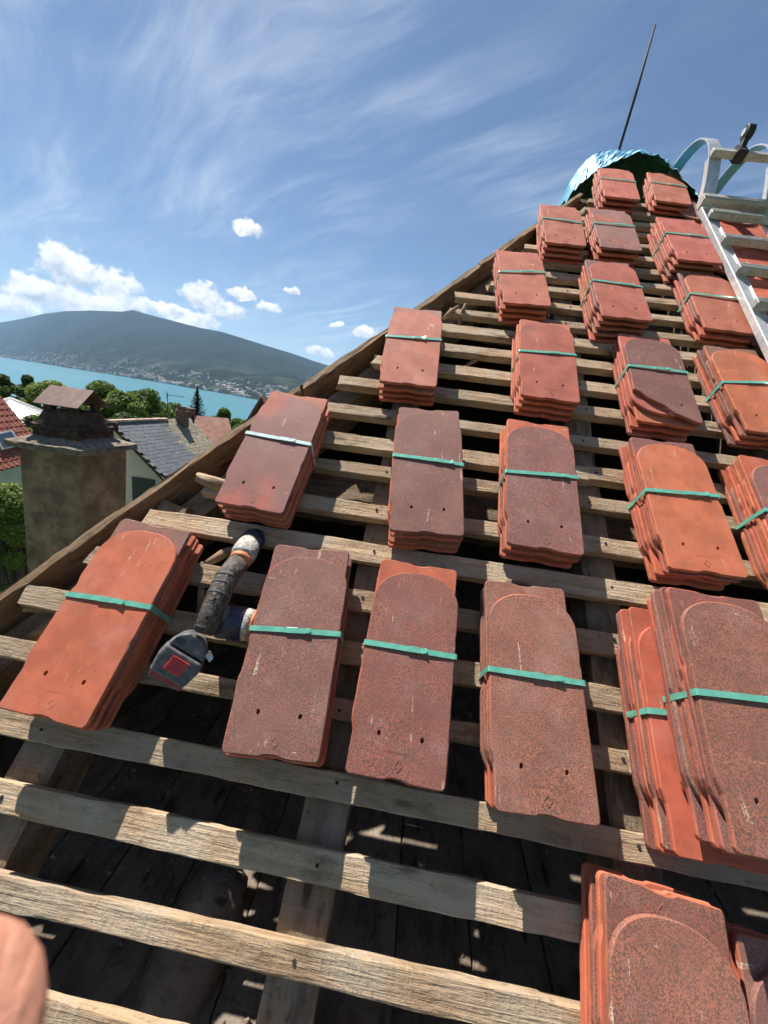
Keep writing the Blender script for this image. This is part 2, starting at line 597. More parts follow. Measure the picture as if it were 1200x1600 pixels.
NAZ, NRAD = 300, 46
def shore_dist(a):
    return lerp_list(shore_d, a) * (1 + 0.015 * mnoise.noise((a * 60, 0, 3)))


def terrain(a, t):
    """Point of the far slope at azimuth a, t = 0 at the shore, 1 at the crest, to 1.35 behind it."""
    ds = shore_dist(a)
    dc = ds + 3300 + 900 * math.sin(a * 5 + 1)
    hc = dc * math.tan(lerp_list(crest, a)) + 40.0
    d = ds + (dc - ds) * t
    x, y = d * math.sin(a), d * math.cos(a)
    n = mnoise.fractal((x * 0.0011, y * 0.0011, 1.7), 1.0, 2.1, 6)
    n2 = mnoise.fractal((x * 0.005, y * 0.005, 5.1), 1.0, 2.1, 4)
    if t <= 1:
        prof = 0.10 * min(1, t / 0.24) + 0.90 * (max(0, (t - 0.12) / 0.88)) ** 1.25
        amp = (math.sin(math.pi * min(1, t)) ** 0.8) * (1 - 0.2 * t)
        z = hc * prof + (n * 0.16 * hc * (0.3 + t) + n2 * 26) * amp
        z = max(z, 1.5 * min(1, t * 20))
        z = min(z, (d / dc) * hc * 0.985 + 0.0) if t > 0.6 and t < 0.985 else z
    else:
        z = hc * (1 - (t - 1) * 1.6)
    return Vector((x, y, LAKE_Z + z - (3.0 if t == 0 else 0)))


mv, mf = [], []
ts = [1.3 * (j / (NRAD - 1)) for j in range(NRAD)]
ts = [0.0] + [t for t in ts if t > 0]
jn = min(range(len(ts)), key=lambda j: abs(ts[j] - 1))
ts[jn] = 1.0
for i in range(NAZ):
    a = rad(-108) + rad(200) * i / (NAZ - 1) if False else None
azs = [rad(-108 + 48 * i / 40) for i in range(40)] + [rad(-60 + 52 * i / 220) for i in range(220)] + [rad(-8 + 100 * i / 40) for i in range(41)]
for a in azs:
    for t in ts:
        mv.append(terrain(a, t))
nt = len(ts)
for i in range(len(azs) - 1):
    for j in range(nt - 1):
        k = i * nt + j
        mf.append((k, k + nt, k + nt + 1, k + 1))
mountain = kind(mesh_obj('mountain', mv, mf, mat_forest(), smooth=True), 'structure')

# ------------------------------------------------------------------ the far town
M_FWALL = [mat_plain('far_wall_white', (0.72, 0.69, 0.63), 0.9, 0.1, var=0.05), mat_plain('far_wall_cream', (0.58, 0.50, 0.40), 0.9, 0.1, var=0.05)]
M_FROOF = [mat_plain('far_roof_red', (0.26, 0.17, 0.14), 0.9, 0.1, var=0.1), mat_plain('far_roof_brown', (0.22, 0.18, 0.16), 0.9, 0.1, var=0.1), mat_plain('far_roof_grey', (0.32, 0.32, 0.33), 0.9, 0.1, var=0.1)]


def far_house_mesh(wall, roof, L, Wd, H, R):
    v = [(-L, -Wd, -3), (L, -Wd, -3), (L, Wd, -3), (-L, Wd, -3), (-L, -Wd, H), (L, -Wd, H), (L, Wd, H), (-L, Wd, H), (-L, 0, H + R), (L, 0, H + R),
         (-L - .6, -Wd - .6, H - .2), (L + .6, -Wd - .6, H - .2), (L + .6, Wd + .6, H - .2), (-L - .6, Wd + .6, H - .2), (-L - .6, 0, H + R + .3), (L + .6, 0, H + R + .3)]
    f = [(0, 1, 5, 4), (1, 2, 6, 5), (2, 3, 7, 6), (3, 0, 4, 7), (4, 8, 7), (5, 6, 9), (10, 11, 15, 14), (12, 13, 14, 15)]
    me = bpy.data.meshes.new('far_house')
    me.from_pydata(v, [], f)
    me.materials.append(wall)
    me.materials.append(roof)
    me.polygons.foreach_set('material_index', [0] * 6 + [1] * 2)
    me.update()
    return me


FH = [far_house_mesh(M_FWALL[i % 2], M_FROOF[i % 3], 4.2 + (i % 3) * 1.5, 3.4 + (i % 2), 4.5 + (i % 4) * 1.0, 1.6) for i in range(6)]
rnd = random.Random(11)
cand = []
while len(cand) < 620:
    a = rad(rnd.uniform(-49, -16))
    t = rnd.random() ** 1.5 * 0.20 + 0.010
    x, y = shore_dist(a) * math.sin(a), shore_dist(a) * math.cos(a)
    clump = mnoise.noise((math.degrees(a) * 0.35, t * 16, 8.8))
    if clump + rnd.uniform(-0.35, 0.45) > 0.16 + t * 0.8:
        cand.append((a, t))
cand.sort(key=lambda q: shore_dist(q[0]) * (1 + q[1]))
for i, (a, t) in enumerate(cand[:300]):
    p = terrain(a, t)
    o = link(bpy.data.objects.new('far_house', FH[i % 6]))
    o.location = p
    o.rotation_euler = (0, 0, rnd.uniform(0, 6.28))
    tag(o, 'tiny pale house in the town along the far lake shore', 'house', 'houses of the far shore town')
bm = bmesh.new()
tv, tf, ti = [], [], []
for i, (a, t) in enumerate(cand[300:]):
    p = terrain(a, t)
    me = FH[i % 4]
    R = Matrix.Translation(p) @ Matrix.Rotation(rnd.uniform(0, 6.28), 4, 'Z')
    b0 = len(tv)
    tv += [R @ v.co for v in me.vertices]
    for pl in me.polygons:
        tf.append([b0 + k for k in pl.vertices])
        ti.append(pl.material_index + 2 * (i % 2))
bm.free()
ft = mesh_obj('far_town', tv, tf, mats=[M_FWALL[0], M_FROOF[0], M_FWALL[1], M_FROOF[1]], midx=ti)
kind(ft, 'stuff', 'pale specks of the farther town below the mountain')
ft['category'] = 'town'

# ------------------------------------------------------------------ the roof being stripped
roof = empty('roof_frame', RM(0, -2.5, -1.0))
tag(roof, 'stripped roof slope of weathered battens on rafters, carrying the tile bundles', 'roof frame')
bpy.context.view_layer.update()
RINV = roof.matrix_world.inverted()


def roof_child(o):
    mw = o.matrix_world.copy()
    o.parent = roof
    o.matrix_parent_inverse = Matrix()
    o.matrix_basis = RINV @ mw
    return o


def timber_mesh(name, L, w, t, mat, seed=0, jit=0.0010, seg=None, ch=0.002, rough_end=0.012, wane=0.0, wob=1.0):
    """Sawn timber along +x from 0 to L, width w along y (centred), thickness t, top face at z = 0."""
    rn = random.Random(seed)
    seg = seg or max(4, int(L / 0.035))
    prof = [(-w / 2 + ch, 0), (w / 2 - ch, 0), (w / 2, -ch), (w / 2, -t + ch), (w / 2 - ch, -t), (-w / 2 + ch, -t), (-w / 2, -t + ch), (-w / 2, -ch)]
    vs, fs = [], []
    o1, o2 = rn.uniform(0, 50), rn.uniform(0, 50)
    for i in range(seg + 1):
        x = L * i / seg
        wy = 0.0035 * wob * mnoise.noise((x * 0.9, o1, 0)) * min(1, L)
        dw = 0.0035 * wob * mnoise.noise((x * 2.1, o1, 5)) + 0.0016 * wob * mnoise.noise((x * 19, o1, 2))
        dz = 0.002 * mnoise.noise((x * 2.3, o2, 9))
        for k, (y, z) in enumerate(prof):
            jy, jz = rn.uniform(-jit, jit), rn.uniform(-jit, jit) * 0.6
            xx = x + (rn.uniform(-rough_end, rough_end) if i in (0, seg) else 0)
            wn = 0.0
            if wane and k in (0, 7, 2, 1):
                wn = -wane * max(0, mnoise.noise((x * 4, o2, k * 0.3)))
            sgn = 1 if y > 0 else -1
            vs.append((xx, y + wy + sgn * (dw * 0.5 + wn) + jy, z + dz + jz + (wn * 0.6 if z == 0 else 0)))
    n = len(prof)
    for i in range(seg):
        for k in range(n):
            a, b2 = i * n + k, i * n + (k + 1) % n
            fs.append((a, a + n, b2 + n, b2))
    fs.append(tuple(range(n)))
    fs.append(tuple(range(seg * n + n - 1, seg * n - 1, -1)))
    return mesh_obj(name, vs, fs, mat)


def hip_u(v):
    return -5.05 + 0.597 * (v - 1.03)


RIDGE_V = 15.5
BV = [-3.95, -3.3, -2.66, -2.0, -1.345, -0.70, -0.08, 0.62, 1.28, 1.94, 2.64, 3.30, 4.03, 4.63, 5.30, 6.06, 6.77, 7.42, 8.09, 8.69]
while BV[-1] < RIDGE_V - 0.6:
    BV.append(BV[-1] + 0.665)
rb = random.Random(5)
LEFT_END = {0.62: -4.85, 1.28: -4.72, 2.64: -3.75, 3.30: -3.15, -0.08: -5.6}
for i, v in enumerate(BV):
    w = (0.235 + rb.uniform(-0.03, 0.05)) * TW
    t = 0.15 * TW + rb.uniform(-0.002, 0.003)
    if v == 2.64:
        w = 0.30 * TW
    u0 = LEFT_END.get(v, hip_u(v) + 0.28 + rb.uniform(0, 0.55)) if v > -0.5 else hip_u(v) - 0.2
    u1 = 12.5
    cuts = [u0]
    cut = rb.choice([0.9, 2.7, 5.9])
    if i % 3 == 1 and cut > u0 + 1.5:
        cuts.append(cut)
    cuts.append(u1)
    for a, b2 in zip(cuts, cuts[1:]):
        o = timber_mesh('batten', (b2 - a) * TW - 0.004, w, t, M_BATTEN, seed=i * 7 + int(a * 3) + 100, wane=0.0045, rough_end=0.006 if a != u0 else 0.014)
        o.matrix_world = RM(a, v - w / TW / 2, 0.0) @ Matrix.Rotation(rb.uniform(-0.004, 0.004), 4, 'Z')
        roof_child(o)
# rafters under the battens
for k, u in enumerate((-6.75, -3.6, -0.42, 2.72, 5.9, 9.0, 12.2)):
    v1 = min(RIDGE_V, 1.03 + (u + 5.05) / 0.597 - 0.6)
    v0 = -5.0
    if v1 - v0 < 0.6:
        continue
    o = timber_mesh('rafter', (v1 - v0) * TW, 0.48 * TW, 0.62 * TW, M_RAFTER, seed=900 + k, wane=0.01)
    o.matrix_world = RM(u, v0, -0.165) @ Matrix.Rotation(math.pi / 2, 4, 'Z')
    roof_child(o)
# two purlins across, deeper down
for k, (v, z, u0, u1) in enumerate(((4.15, -0.80, -2.6, 12), (10.3, -0.80, 1.2, 12))):
    o = timber_mesh('purlin', (u1 - u0) * TW, 0.75 * TW, 0.8 * TW, M_RAFTER, seed=950 + k, jit=0.004, wane=0.02)
    o.matrix_world = RM(u0, v, z)
    roof_child(o)
# the hip: a board on edge and the hip timber inside it
HD = Vector((0.597, 1.0, 0)).normalized()
hang = math.atan2(HD.y, HD.x)
hlen = (RIDGE_V - (-4.2)) / HD.y
# the board is in lengths, butted roughly and worn along its top edge
hcuts = [0.0, 5.6, 11.4, 17.3, hlen]
for k in range(4):
    o = timber_mesh('hip_board', (hcuts[k + 1] - hcuts[k]) * TW - 0.006, 0.13 * TW, 0.62 * TW, M_HIP, seed=31 + k * 11, jit=0.003, wane=0.010, rough_end=0.012, wob=1.6)
    o.matrix_world = RM(hip_u(-4.2) + 0.04 + HD.x * hcuts[k], -4.2 + HD.y * hcuts[k], 0.03 + rb.uniform(-0.03, 0.03)) @ Matrix.Rotation(hang + rb.uniform(-0.004, 0.004), 4, 'Z')
    roof_child(o)
o = timber_mesh('hip_rafter', (hlen - 0.5) * TW, 0.42 * TW, 0.7 * TW, M_RAFTER, seed=32, jit=0.003, wane=0.012)
o.matrix_world = RM(hip_u(-4.2) + 0.55, -4.2, -0.34) @ Matrix.Rotation(hang, 4, 'Z')
roof_child(o)
o = timber_mesh('ridge_beam', (12.5 - hip_u(RIDGE_V)) * TW, 0.35 * TW, 0.9 * TW, M_RAFTER, seed=33)
o.matrix_world = RM(hip_u(RIDGE_V), RIDGE_V, -0.16)
roof_child(o)


def log_piece(name, pts, radii, mat, parent=None, seed=0, seg=14, rough=0.004):
    bm2 = bmesh.new()
    tube(bm2, pts, radii, seg)
    rn = random.Random(seed)
    for v in bm2.verts:
        v.co += Vector((rn.uniform(-rough, rough), rn.uniform(-rough, rough), rn.uniform(-rough, rough)))
    return bm_obj(name, bm2, mat, parent, smooth=True)


# a rough stub of batten sticking out by the hip, splinters and the round log post in the dark
M_BARK = mat_wood('grey_log_wood', (0.20, 0.16, 0.12), (0.33, 0.28, 0.22), (0.34, 0.31, 0.28), 0.8, (6, 6, 60))
roof_child(log_piece('batten_stub', [RP(-3.32, 3.30, 0.02), RP(-3.0, 3.22, 0.0), RP(-2.6, 3.18, -0.04)], [0.012, 0.021, 0.020], M_BATTEN, seed=4, seg=9, rough=0.003))
for k, (a, b2, r) in enumerate((((-2.72, 1.92, -0.1), (-2.35, 2.40, -0.2), 0.010), ((-2.55, 1.3, -0.25), (-2.75, 2.0, -0.12), 0.007),
                               ((0.62, 7.0, -0.2), (0.95, 7.28, -0.12), 0.006), ((0.05, 8.35, -0.1), (0.35, 8.62, 0.1), 0.008), ((0.40, 8.4, -0.2), (0.48, 8.7, 0.12), 0.007),
                               ((-4.62, 0.62, -0.35), (-4.0, 1.16, -0.12), 0.012), ((-4.72, 0.98, -0.1), (-4.25, 1.1, -0.3), 0.007))):
    roof_child(log_piece('splinter', [RP(*a), (RP(*a) + RP(*b2)) / 2 + Vector((0, 0, 0.002)), RP(*b2)], [r, r * 1.3, r * 0.5], M_HIP, seed=40 + k, seg=6, rough=0.002))

roof_child(log_piece('log_post', [RP(-1.50, -1.22, -1.30), RP(-1.52, -1.30, -1.30), RP(-1.58, -1.55, -1.36), RP(-1.68, -2.1, -1.45), RP(-1.85, -3.2, -1.6)], [0.026, 0.050, 0.064, 0.070, 0.072], M_PLANK, seed=8, seg=18, rough=0.004))

# attic below: planked floor, with boarding and walls added to keep it dark inside
FLOOR_Z = RP(0, -1.5, 0).z - 0.25
attic = kind(empty('attic_floor', Matrix.Translation((0, 0, FLOOR_Z))), 'structure')
pw = 0.155
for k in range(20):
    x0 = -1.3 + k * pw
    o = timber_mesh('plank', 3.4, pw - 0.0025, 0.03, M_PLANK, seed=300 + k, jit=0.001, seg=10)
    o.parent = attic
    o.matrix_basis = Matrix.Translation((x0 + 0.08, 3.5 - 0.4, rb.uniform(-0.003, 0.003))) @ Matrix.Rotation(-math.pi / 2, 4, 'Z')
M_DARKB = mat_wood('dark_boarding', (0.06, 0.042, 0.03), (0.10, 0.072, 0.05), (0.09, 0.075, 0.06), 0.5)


def slab(name, pts, th, mat):
    """Flat board through four corner points with thickness th along its normal (downwards)."""
    pts = [Vector(p) for p in pts]
    n = (pts[1] - pts[0]).cross(pts[3] - pts[0]).normalized() * th
    vs = pts + [p - n for p in pts]
    fs = [(0, 1, 2, 3), (7, 6, 5, 4)] + [(i, i + 4, (i + 1) % 4 + 4, (i + 1) % 4) for i in range(4)]
    return mesh_obj(name, vs, fs, mat)


hA, hB = RP(hip_u(-4.2) - 0.1, -4.2, -0.12), RP(hip_u(RIDGE_V) - 0.1, RIDGE_V, -0.12)
rR = RP(12.6, RIDGE_V, -0.2)
KB = (RIDGE_V + 4.2) * TW
BD = Vector((-0.597, CP, -SP)) * KB
bC, bR = hB + BD, rR + Vector((0, CP, -SP)) * KB
zt0 = RP(0, -10.9, 0).z - 0.1
fL = Vector((hA.x, RP(0, -10.9, 0).y, zt0))
for nm, pts in (('added_side_boarding', (hA, hB, bC, hA.lerp(bC, 0.5))),
                ('added_back_boarding', (hB, rR, bR, bC)),
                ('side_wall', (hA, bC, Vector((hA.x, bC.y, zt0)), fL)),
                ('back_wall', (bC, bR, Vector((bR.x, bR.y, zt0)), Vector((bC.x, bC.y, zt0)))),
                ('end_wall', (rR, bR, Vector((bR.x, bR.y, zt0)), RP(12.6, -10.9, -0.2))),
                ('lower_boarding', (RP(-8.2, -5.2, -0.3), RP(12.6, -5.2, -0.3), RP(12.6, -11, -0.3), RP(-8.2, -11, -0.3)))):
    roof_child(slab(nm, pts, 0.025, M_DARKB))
# house walls under the roof
M_HOUSEWALL = mat_plain('house_render', (0.50, 0.45, 0.37), 0.9, 0.1, var=0.12, scale=3)
hb = bmesh.new()
hy0, hy1 = RP(0, -10.6, 0).y, RP(0, RIDGE_V, 0).y + 2.4
zb, zt = 0.0, RP(0, -10.9, 0).z - 0.1
box(hb, ((hA.x + 2.12) / 2, (hy0 + hy1) / 2, (zb + zt) / 2), (2.12 - hA.x, hy1 - hy0, zt - zb))
tag(bm_obj('house_wall', hb, M_HOUSEWALL), 'rendered wall of the house under the stripped roof', 'house')

# broken mortar and dust lying on the attic floor, and nail heads along the battens
rr = random.Random(64)
rv, rf_ = [], []
for k in range(5200):
    x, y = rr.uniform(-1.1, 1.2), rr.uniform(0.1, 1.6)
    if mnoise.noise((x * 4, y * 4, 2)) + rr.uniform(-0.3, 0.3) < 0.0:
        continue
    sz_ = 0.0015 + 0.006 * rr.random() ** 5
    c = Vector((x, y, FLOOR_Z + sz_ * 0.4))
    b0 = len(rv)
    for d in ((1, 0, 0), (-1, 0, 0), (0, 1, 0), (0, -1, 0), (0, 0, 1), (0, 0, -1)):
        rv.append(c + (Vector(d) + Vector((rr.uniform(-.5, .5), rr.uniform(-.5, .5), rr.uniform(-.2, .2)))) * sz_)
    for f in ((0, 2, 4), (2, 1, 4), (1, 3, 4), (3, 0, 4), (2, 0, 5), (1, 2, 5), (3, 1, 5), (0, 3, 5)):
        rf_.append([b0 + q for q in f])
rub = mesh_obj('rubble', rv, rf_, mat_plain('mortar_crumbs', (0.22, 0.175, 0.13), 0.95, 0.1, 0, 0.3, 30))
rub['kind'] = 'stuff'
rub['label'] = 'crumbs of mortar and dust on the attic floor'
nb = bmesh.new()
for v in BV:
    for u in (-3.6, -0.42, 2.72, 5.9):
        if v > -4 and u > hip_u(v) + 0.5:
            p = RP(u + rr.uniform(-0.1, 0.1), v - 0.12 + rr.uniform(-0.03, 0.03), 0.0)
            tube(nb, [p - EN * 0.004, p + EN * 0.0022], [0.0035, 0.0030], 7)
no = bm_obj('nail_heads', nb, M_STEEL)
no['kind'] = 'stuff'
roof_child(no)

# ------------------------------------------------------------------ tiles
TL, TT, TP = 0.369, 0.0102, 0.0108
DD = 0.396


def outline(chip=None):
    """Tile outline in metres, head at y = 0 and round tail at y = TL; the same point count for every tile."""
    w = TW / 2
    p = []
    def arc(cx, cy, r, a0, a1, n):
        for k in range(n + 1):
            a = a0 + (a1 - a0) * k / n
            p.append((cx + r * math.cos(a), cy + r * math.sin(a)))
    ins = 0.006
    arc(-w + ins + 0.007, 0.007, 0.007, math.pi, 1.5 * math.pi, 3)
    p.extend([(-0.016, 0.0005), (-0.010, 0.0036), (0.000, 0.0046), (0.012, 0.0042), (0.022, 0.002), (0.030, 0.0004)])
    arc(w - 0.010, 0.010, 0.010, -0.5 * math.pi, 0, 3)
    b = 0.40 * TW
    n = 18
    for k in range(n + 1):
        a = math.pi * k / n
        cx = math.copysign(abs(math.cos(a)) ** 0.88, math.cos(a)) * w
        p.append((cx, TL - b + b * math.sin(a) ** 0.95 if math.sin(a) > 0 else TL - b))
    p.extend([(-w, 0.085), (-w + ins, 0.066)])
    if chip == 'corner':         # lower left corner broken away
        q = [(x, y) for x, y in p if not (y < 0.105 - (x + w) * 0.80 and y < 0.12)]
        i0 = next(i for i, c in enumerate(q) if c[1] < 0.02)
        q = q[:i0] + q[i0:]
        q.append((-w, 0.108))
        q.append((-w + 0.020, 0.100))
        q.append((-w + 0.040, 0.076))
        q.append((-w + 0.075, 0.058))
        q.append((-w + 0.100, 0.030))
        return [c for c in q]
    if chip == 'side':           # a bite out of the left edge
        p = [c for c in p if not (abs(c[0] + w) < 0.02 and 0.02 < c[1] < 0.2)]
        p.extend([(-w, 0.185), (-w + 0.006, 0.165), (-w + 0.009, 0.150), (-w + 0.003, 0.128), (-w, 0.118), (-w + 0.004, 0.06)])
    return p


HOLES = [(-0.034, 0.066), (0.040, 0.066)]


def tile_mesh(name, chip=None, holes=True, seed=0):
    rn = random.Random(seed + 50)
    o = []
    base = outline(chip)
    for a, b in zip(base, base[1:] + base[:1]):      # points along the long edges, so that they can be chipped
        o.append(a)
        d = math.hypot(b[0] - a[0], b[1] - a[1])
        if d > 0.02:
            m = int(d / 0.014)
            o += [(a[0] + (b[0] - a[0]) * k / m, a[1] + (b[1] - a[1]) * k / m) for k in range(1, m)]
    for k in range((0, 1, 1, 2)[seed % 4]):
        i = rn.randrange(len(o))
        x, y = o[i]
        dd = rn.uniform(0.0015, 0.0042)
        l = math.hypot(x, y - TL / 2)
        o[i] = (x - x / l * dd, y - (y - TL / 2) / l * dd)
    bm2 = bmesh.new()
    c = 0.0018
    warp = rn.uniform(-0.0012, 0.0012)
    def zc(x, y):                # a very slight hollow along the tile
        return -0.0016 * (1 - (2 * x / TW) ** 2) + warp * (y / TL - 0.5)
    top, mid, mid2, bot = [], [], [], []
    N = len(o)
    for i, (x, y) in enumerate(o):
        x0, y0 = o[i - 1]
        x1, y1 = o[(i + 1) % N]
        tx, ty = x1 - x0, y1 - y0
        l = math.hypot(tx, ty) or 1
        nx, ny = -ty / l, tx / l          # inward for counter-clockwise outlines
        j = rn.uniform(-0.0004, 0.0004)
        top.append(bm2.verts.new((x + nx * c, y + ny * c, TT + zc(x, y))))
        mid.append(bm2.verts.new((x + j, y + j, TT - c + zc(x, y))))
        mid2.append(bm2.verts.new((x + j, y + j, c + zc(x, y))))
        bot.append(bm2.verts.new((x + nx * c, y + ny * c, zc(x, y))))
    for A, B in ((top, mid), (mid, mid2), (mid2, bot)):
        for i in range(N):
            bm2.faces.new((A[i], B[i], B[(i + 1) % N], A[(i + 1) % N]))
    te = [bm2.edges.get((top[i], top[(i + 1) % N])) for i in range(N)]
    be = [bm2.edges.get((bot[i], bot[(i + 1) % N])) for i in range(N)]
    if holes:
        for hx, hy in HOLES:
            if chip == 'corner' and hx < 0:
                continue
            ht, hbv = [], []
            for k in range(10):
                a = 2 * math.pi * k / 10
                dx, dy = 0.0034 * math.cos(a), 0.0046 * math.sin(a)
                ht.append(bm2.verts.new((hx + dx, hy + dy, TT + zc(hx, hy))))
                hbv.append(bm2.verts.new((hx + dx * 0.8, hy + dy * 0.8, zc(hx, hy))))
            for k in range(10):
                f = bm2.faces.new((ht[k], ht[(k + 1) % 10], hbv[(k + 1) % 10], hbv[k]))
            te += [bm2.edges.get((ht[k], ht[(k + 1) % 10])) for k in range(10)]
            be += [bm2.edges.get((hbv[k], hbv[(k + 1) % 10])) for k in range(10)]
    bmesh.ops.triangle_fill(bm2, use_beauty=True, edges=te)
    bmesh.ops.triangle_fill(bm2, use_beauty=True, edges=be)
    bmesh.ops.recalc_face_normals(bm2, faces=bm2.faces[:])
    me = bpy.data.meshes.new(name)
    bm2.to_mesh(me)
    bm2.free()
    return me


TILE_MESH = {}


def tile_data(matkey, var, chip=None):
    k = (matkey, var, chip)
    if k not in TILE_MESH:
        me = tile_mesh('tile', chip, seed=var)
        me.materials.append(TM[matkey])
        if matkey in 'du' and var != 1:          # bare clay shows on the worn edges and sides of slip-coated tiles
            me.materials.append(T_EDGE)
            for pl in me.polygons:
                if abs(pl.normal.z) < 0.8:
                    pl.material_index = 1
        TILE_MESH[k] = me
    return TILE_MESH[k]


def line_strip(bm2, pts, w, z0, z1, closed=False):
    """Raised line along 2D points."""
    n = len(pts)
    segs = n if closed else n - 1
    for i in range(segs):
        a, b2 = Vector((*pts[i], 0)), Vector((*pts[(i + 1) % n], 0))
        d = (b2 - a).normalized()
        s = Vector((-d.y, d.x, 0)) * w / 2
        a = a - d * w * 0.4
        b2 = b2 + d * w * 0.4
        q = [a - s, b2 - s, b2 + s, a + s]
        lo = [bm2.verts.new((c.x, c.y, z0)) for c in q]
        hi = [bm2.verts.new((c.x, c.y, z1)) for c in q]
        bm2.faces.new(hi)
        for k in range(4):
            bm2.faces.new((lo[k], lo[(k + 1) % 4], hi[(k + 1) % 4], hi[k]))


MARK = {}


def mark_data(matkey):
    if matkey not in MARK:
        b2 = bmesh.new()
        line_strip(b2, [(0.006, 0.0155), (0.0125, 0.0235), (0.006, 0.0315), (-0.0005, 0.0235)], 0.0011, TT - 0.0030, TT - 0.0011, True)
        rn = random.Random(3)
        x = -0.016
        while x < 0.026:
            line_strip(b2, [(x, 0.0395 + rn.uniform(0, .001)), (x + 0.0012, 0.0425 + rn.uniform(-.001, .001)), (x + 0.0028, 0.0395)], 0.0007, TT - 0.0030, TT - 0.0013)
            x += 0.0033
        bmesh.ops.recalc_face_normals(b2, faces=b2.faces[:])
        me = bpy.data.meshes.new('maker_mark')
        b2.to_mesh(me)
        b2.free()
        me.materials.append(TM[matkey])
        MARK[matkey] = me
    return MARK[matkey]


STRAPS = {}


def strap_obj(H, root, y, mat, seed, extra=0.0):
    """Flat band wound once round the bundle, with its crimped seal on top."""
    w2 = TW / 2 + 0.0022
    rn = random.Random(seed)
    b2 = bmesh.new()
    hw = 0.0050
    sk = rn.uniform(-0.010, 0.010)
    z1 = H + 0.0016
    z0 = -0.0006
    loop = [(-w2, z0 + 0.0), (-w2, H * 0.35), (-w2 - 0.0004, H * 0.7), (-w2, z1 - 0.001), (-w2 + 0.0025, z1), (-0.03, z1 + 0.0006), (0.03, z1 + 0.0009), (w2 - 0.0025, z1), (w2, z1 - 0.001), (w2, H * .5), (w2, z0 + 0.0)]
    def skew(x):
        return y + sk * (x / w2)
    ring = []
    cxm, czm = 0, H / 2
    for off in (0.0, 0.0009):
        for e in (-hw, hw):
            row = []
            for (x, z) in loop:
                d = Vector((x - cxm, 0, z - czm)).normalized() * off
                row.append(b2.verts.new((x + d.x, skew(x) + e + 0.0006 * math.sin(x * 140 + seed), z + d.z)))
            ring.append(row)
    for i in range(len(loop) - 1):
        b2.faces.new((ring[2][i], ring[3][i], ring[3][i + 1], ring[2][i + 1]))
        b2.faces.new((ring[0][i], ring[0][i + 1], ring[1][i + 1], ring[1][i]))
        b2.faces.new((ring[0][i], ring[2][i], ring[2][i + 1], ring[0][i + 1]))
        b2.faces.new((ring[1][i], ring[1][i + 1], ring[3][i + 1], ring[3][i]))
    o = bm_obj('strap', b2, mat, root)
    b3 = bmesh.new()
    sx = rn.uniform(-0.01, 0.03)
    box(b3, (sx, skew(sx), z1 + 0.0018), (0.022, hw * 2.25, 0.0022), Matrix.Rotation(sk / w2, 3, 'Z'), 0.0006)
    bm_obj('strap_seal', b3, mat, o)
    b4 = bmesh.new()                                  # the loose tail beyond the seal
    tl_ = rn.uniform(0.012, 0.034)
    xs = [sx + 0.010 + tl_ * k / 4 for k in range(5)]
    rows_ = []
    for k, x_ in enumerate(xs):
        lift = 0.0012 + 0.0022 * (k / 4) ** 2 * rn.uniform(0.4, 1.6)
        yo = 0.0012 * k / 4 * rn.choice((-1, 1))
        rows_.append([b4.verts.new((x_, skew(x_) + e + yo, z1 + lift + h_)) for h_ in (0.0006, 0.0013) for e in (-hw * 0.96, hw * 0.96)])
    for A, B in zip(rows_, rows_[1:]):
        for q in ((0, 1), (1, 3), (3, 2), (2, 0)):
            b4.faces.new((A[q[0]], A[q[1]], B[q[1]], B[q[0]]))
    bm_obj('strap_tail', b4, mat, o)
    return o


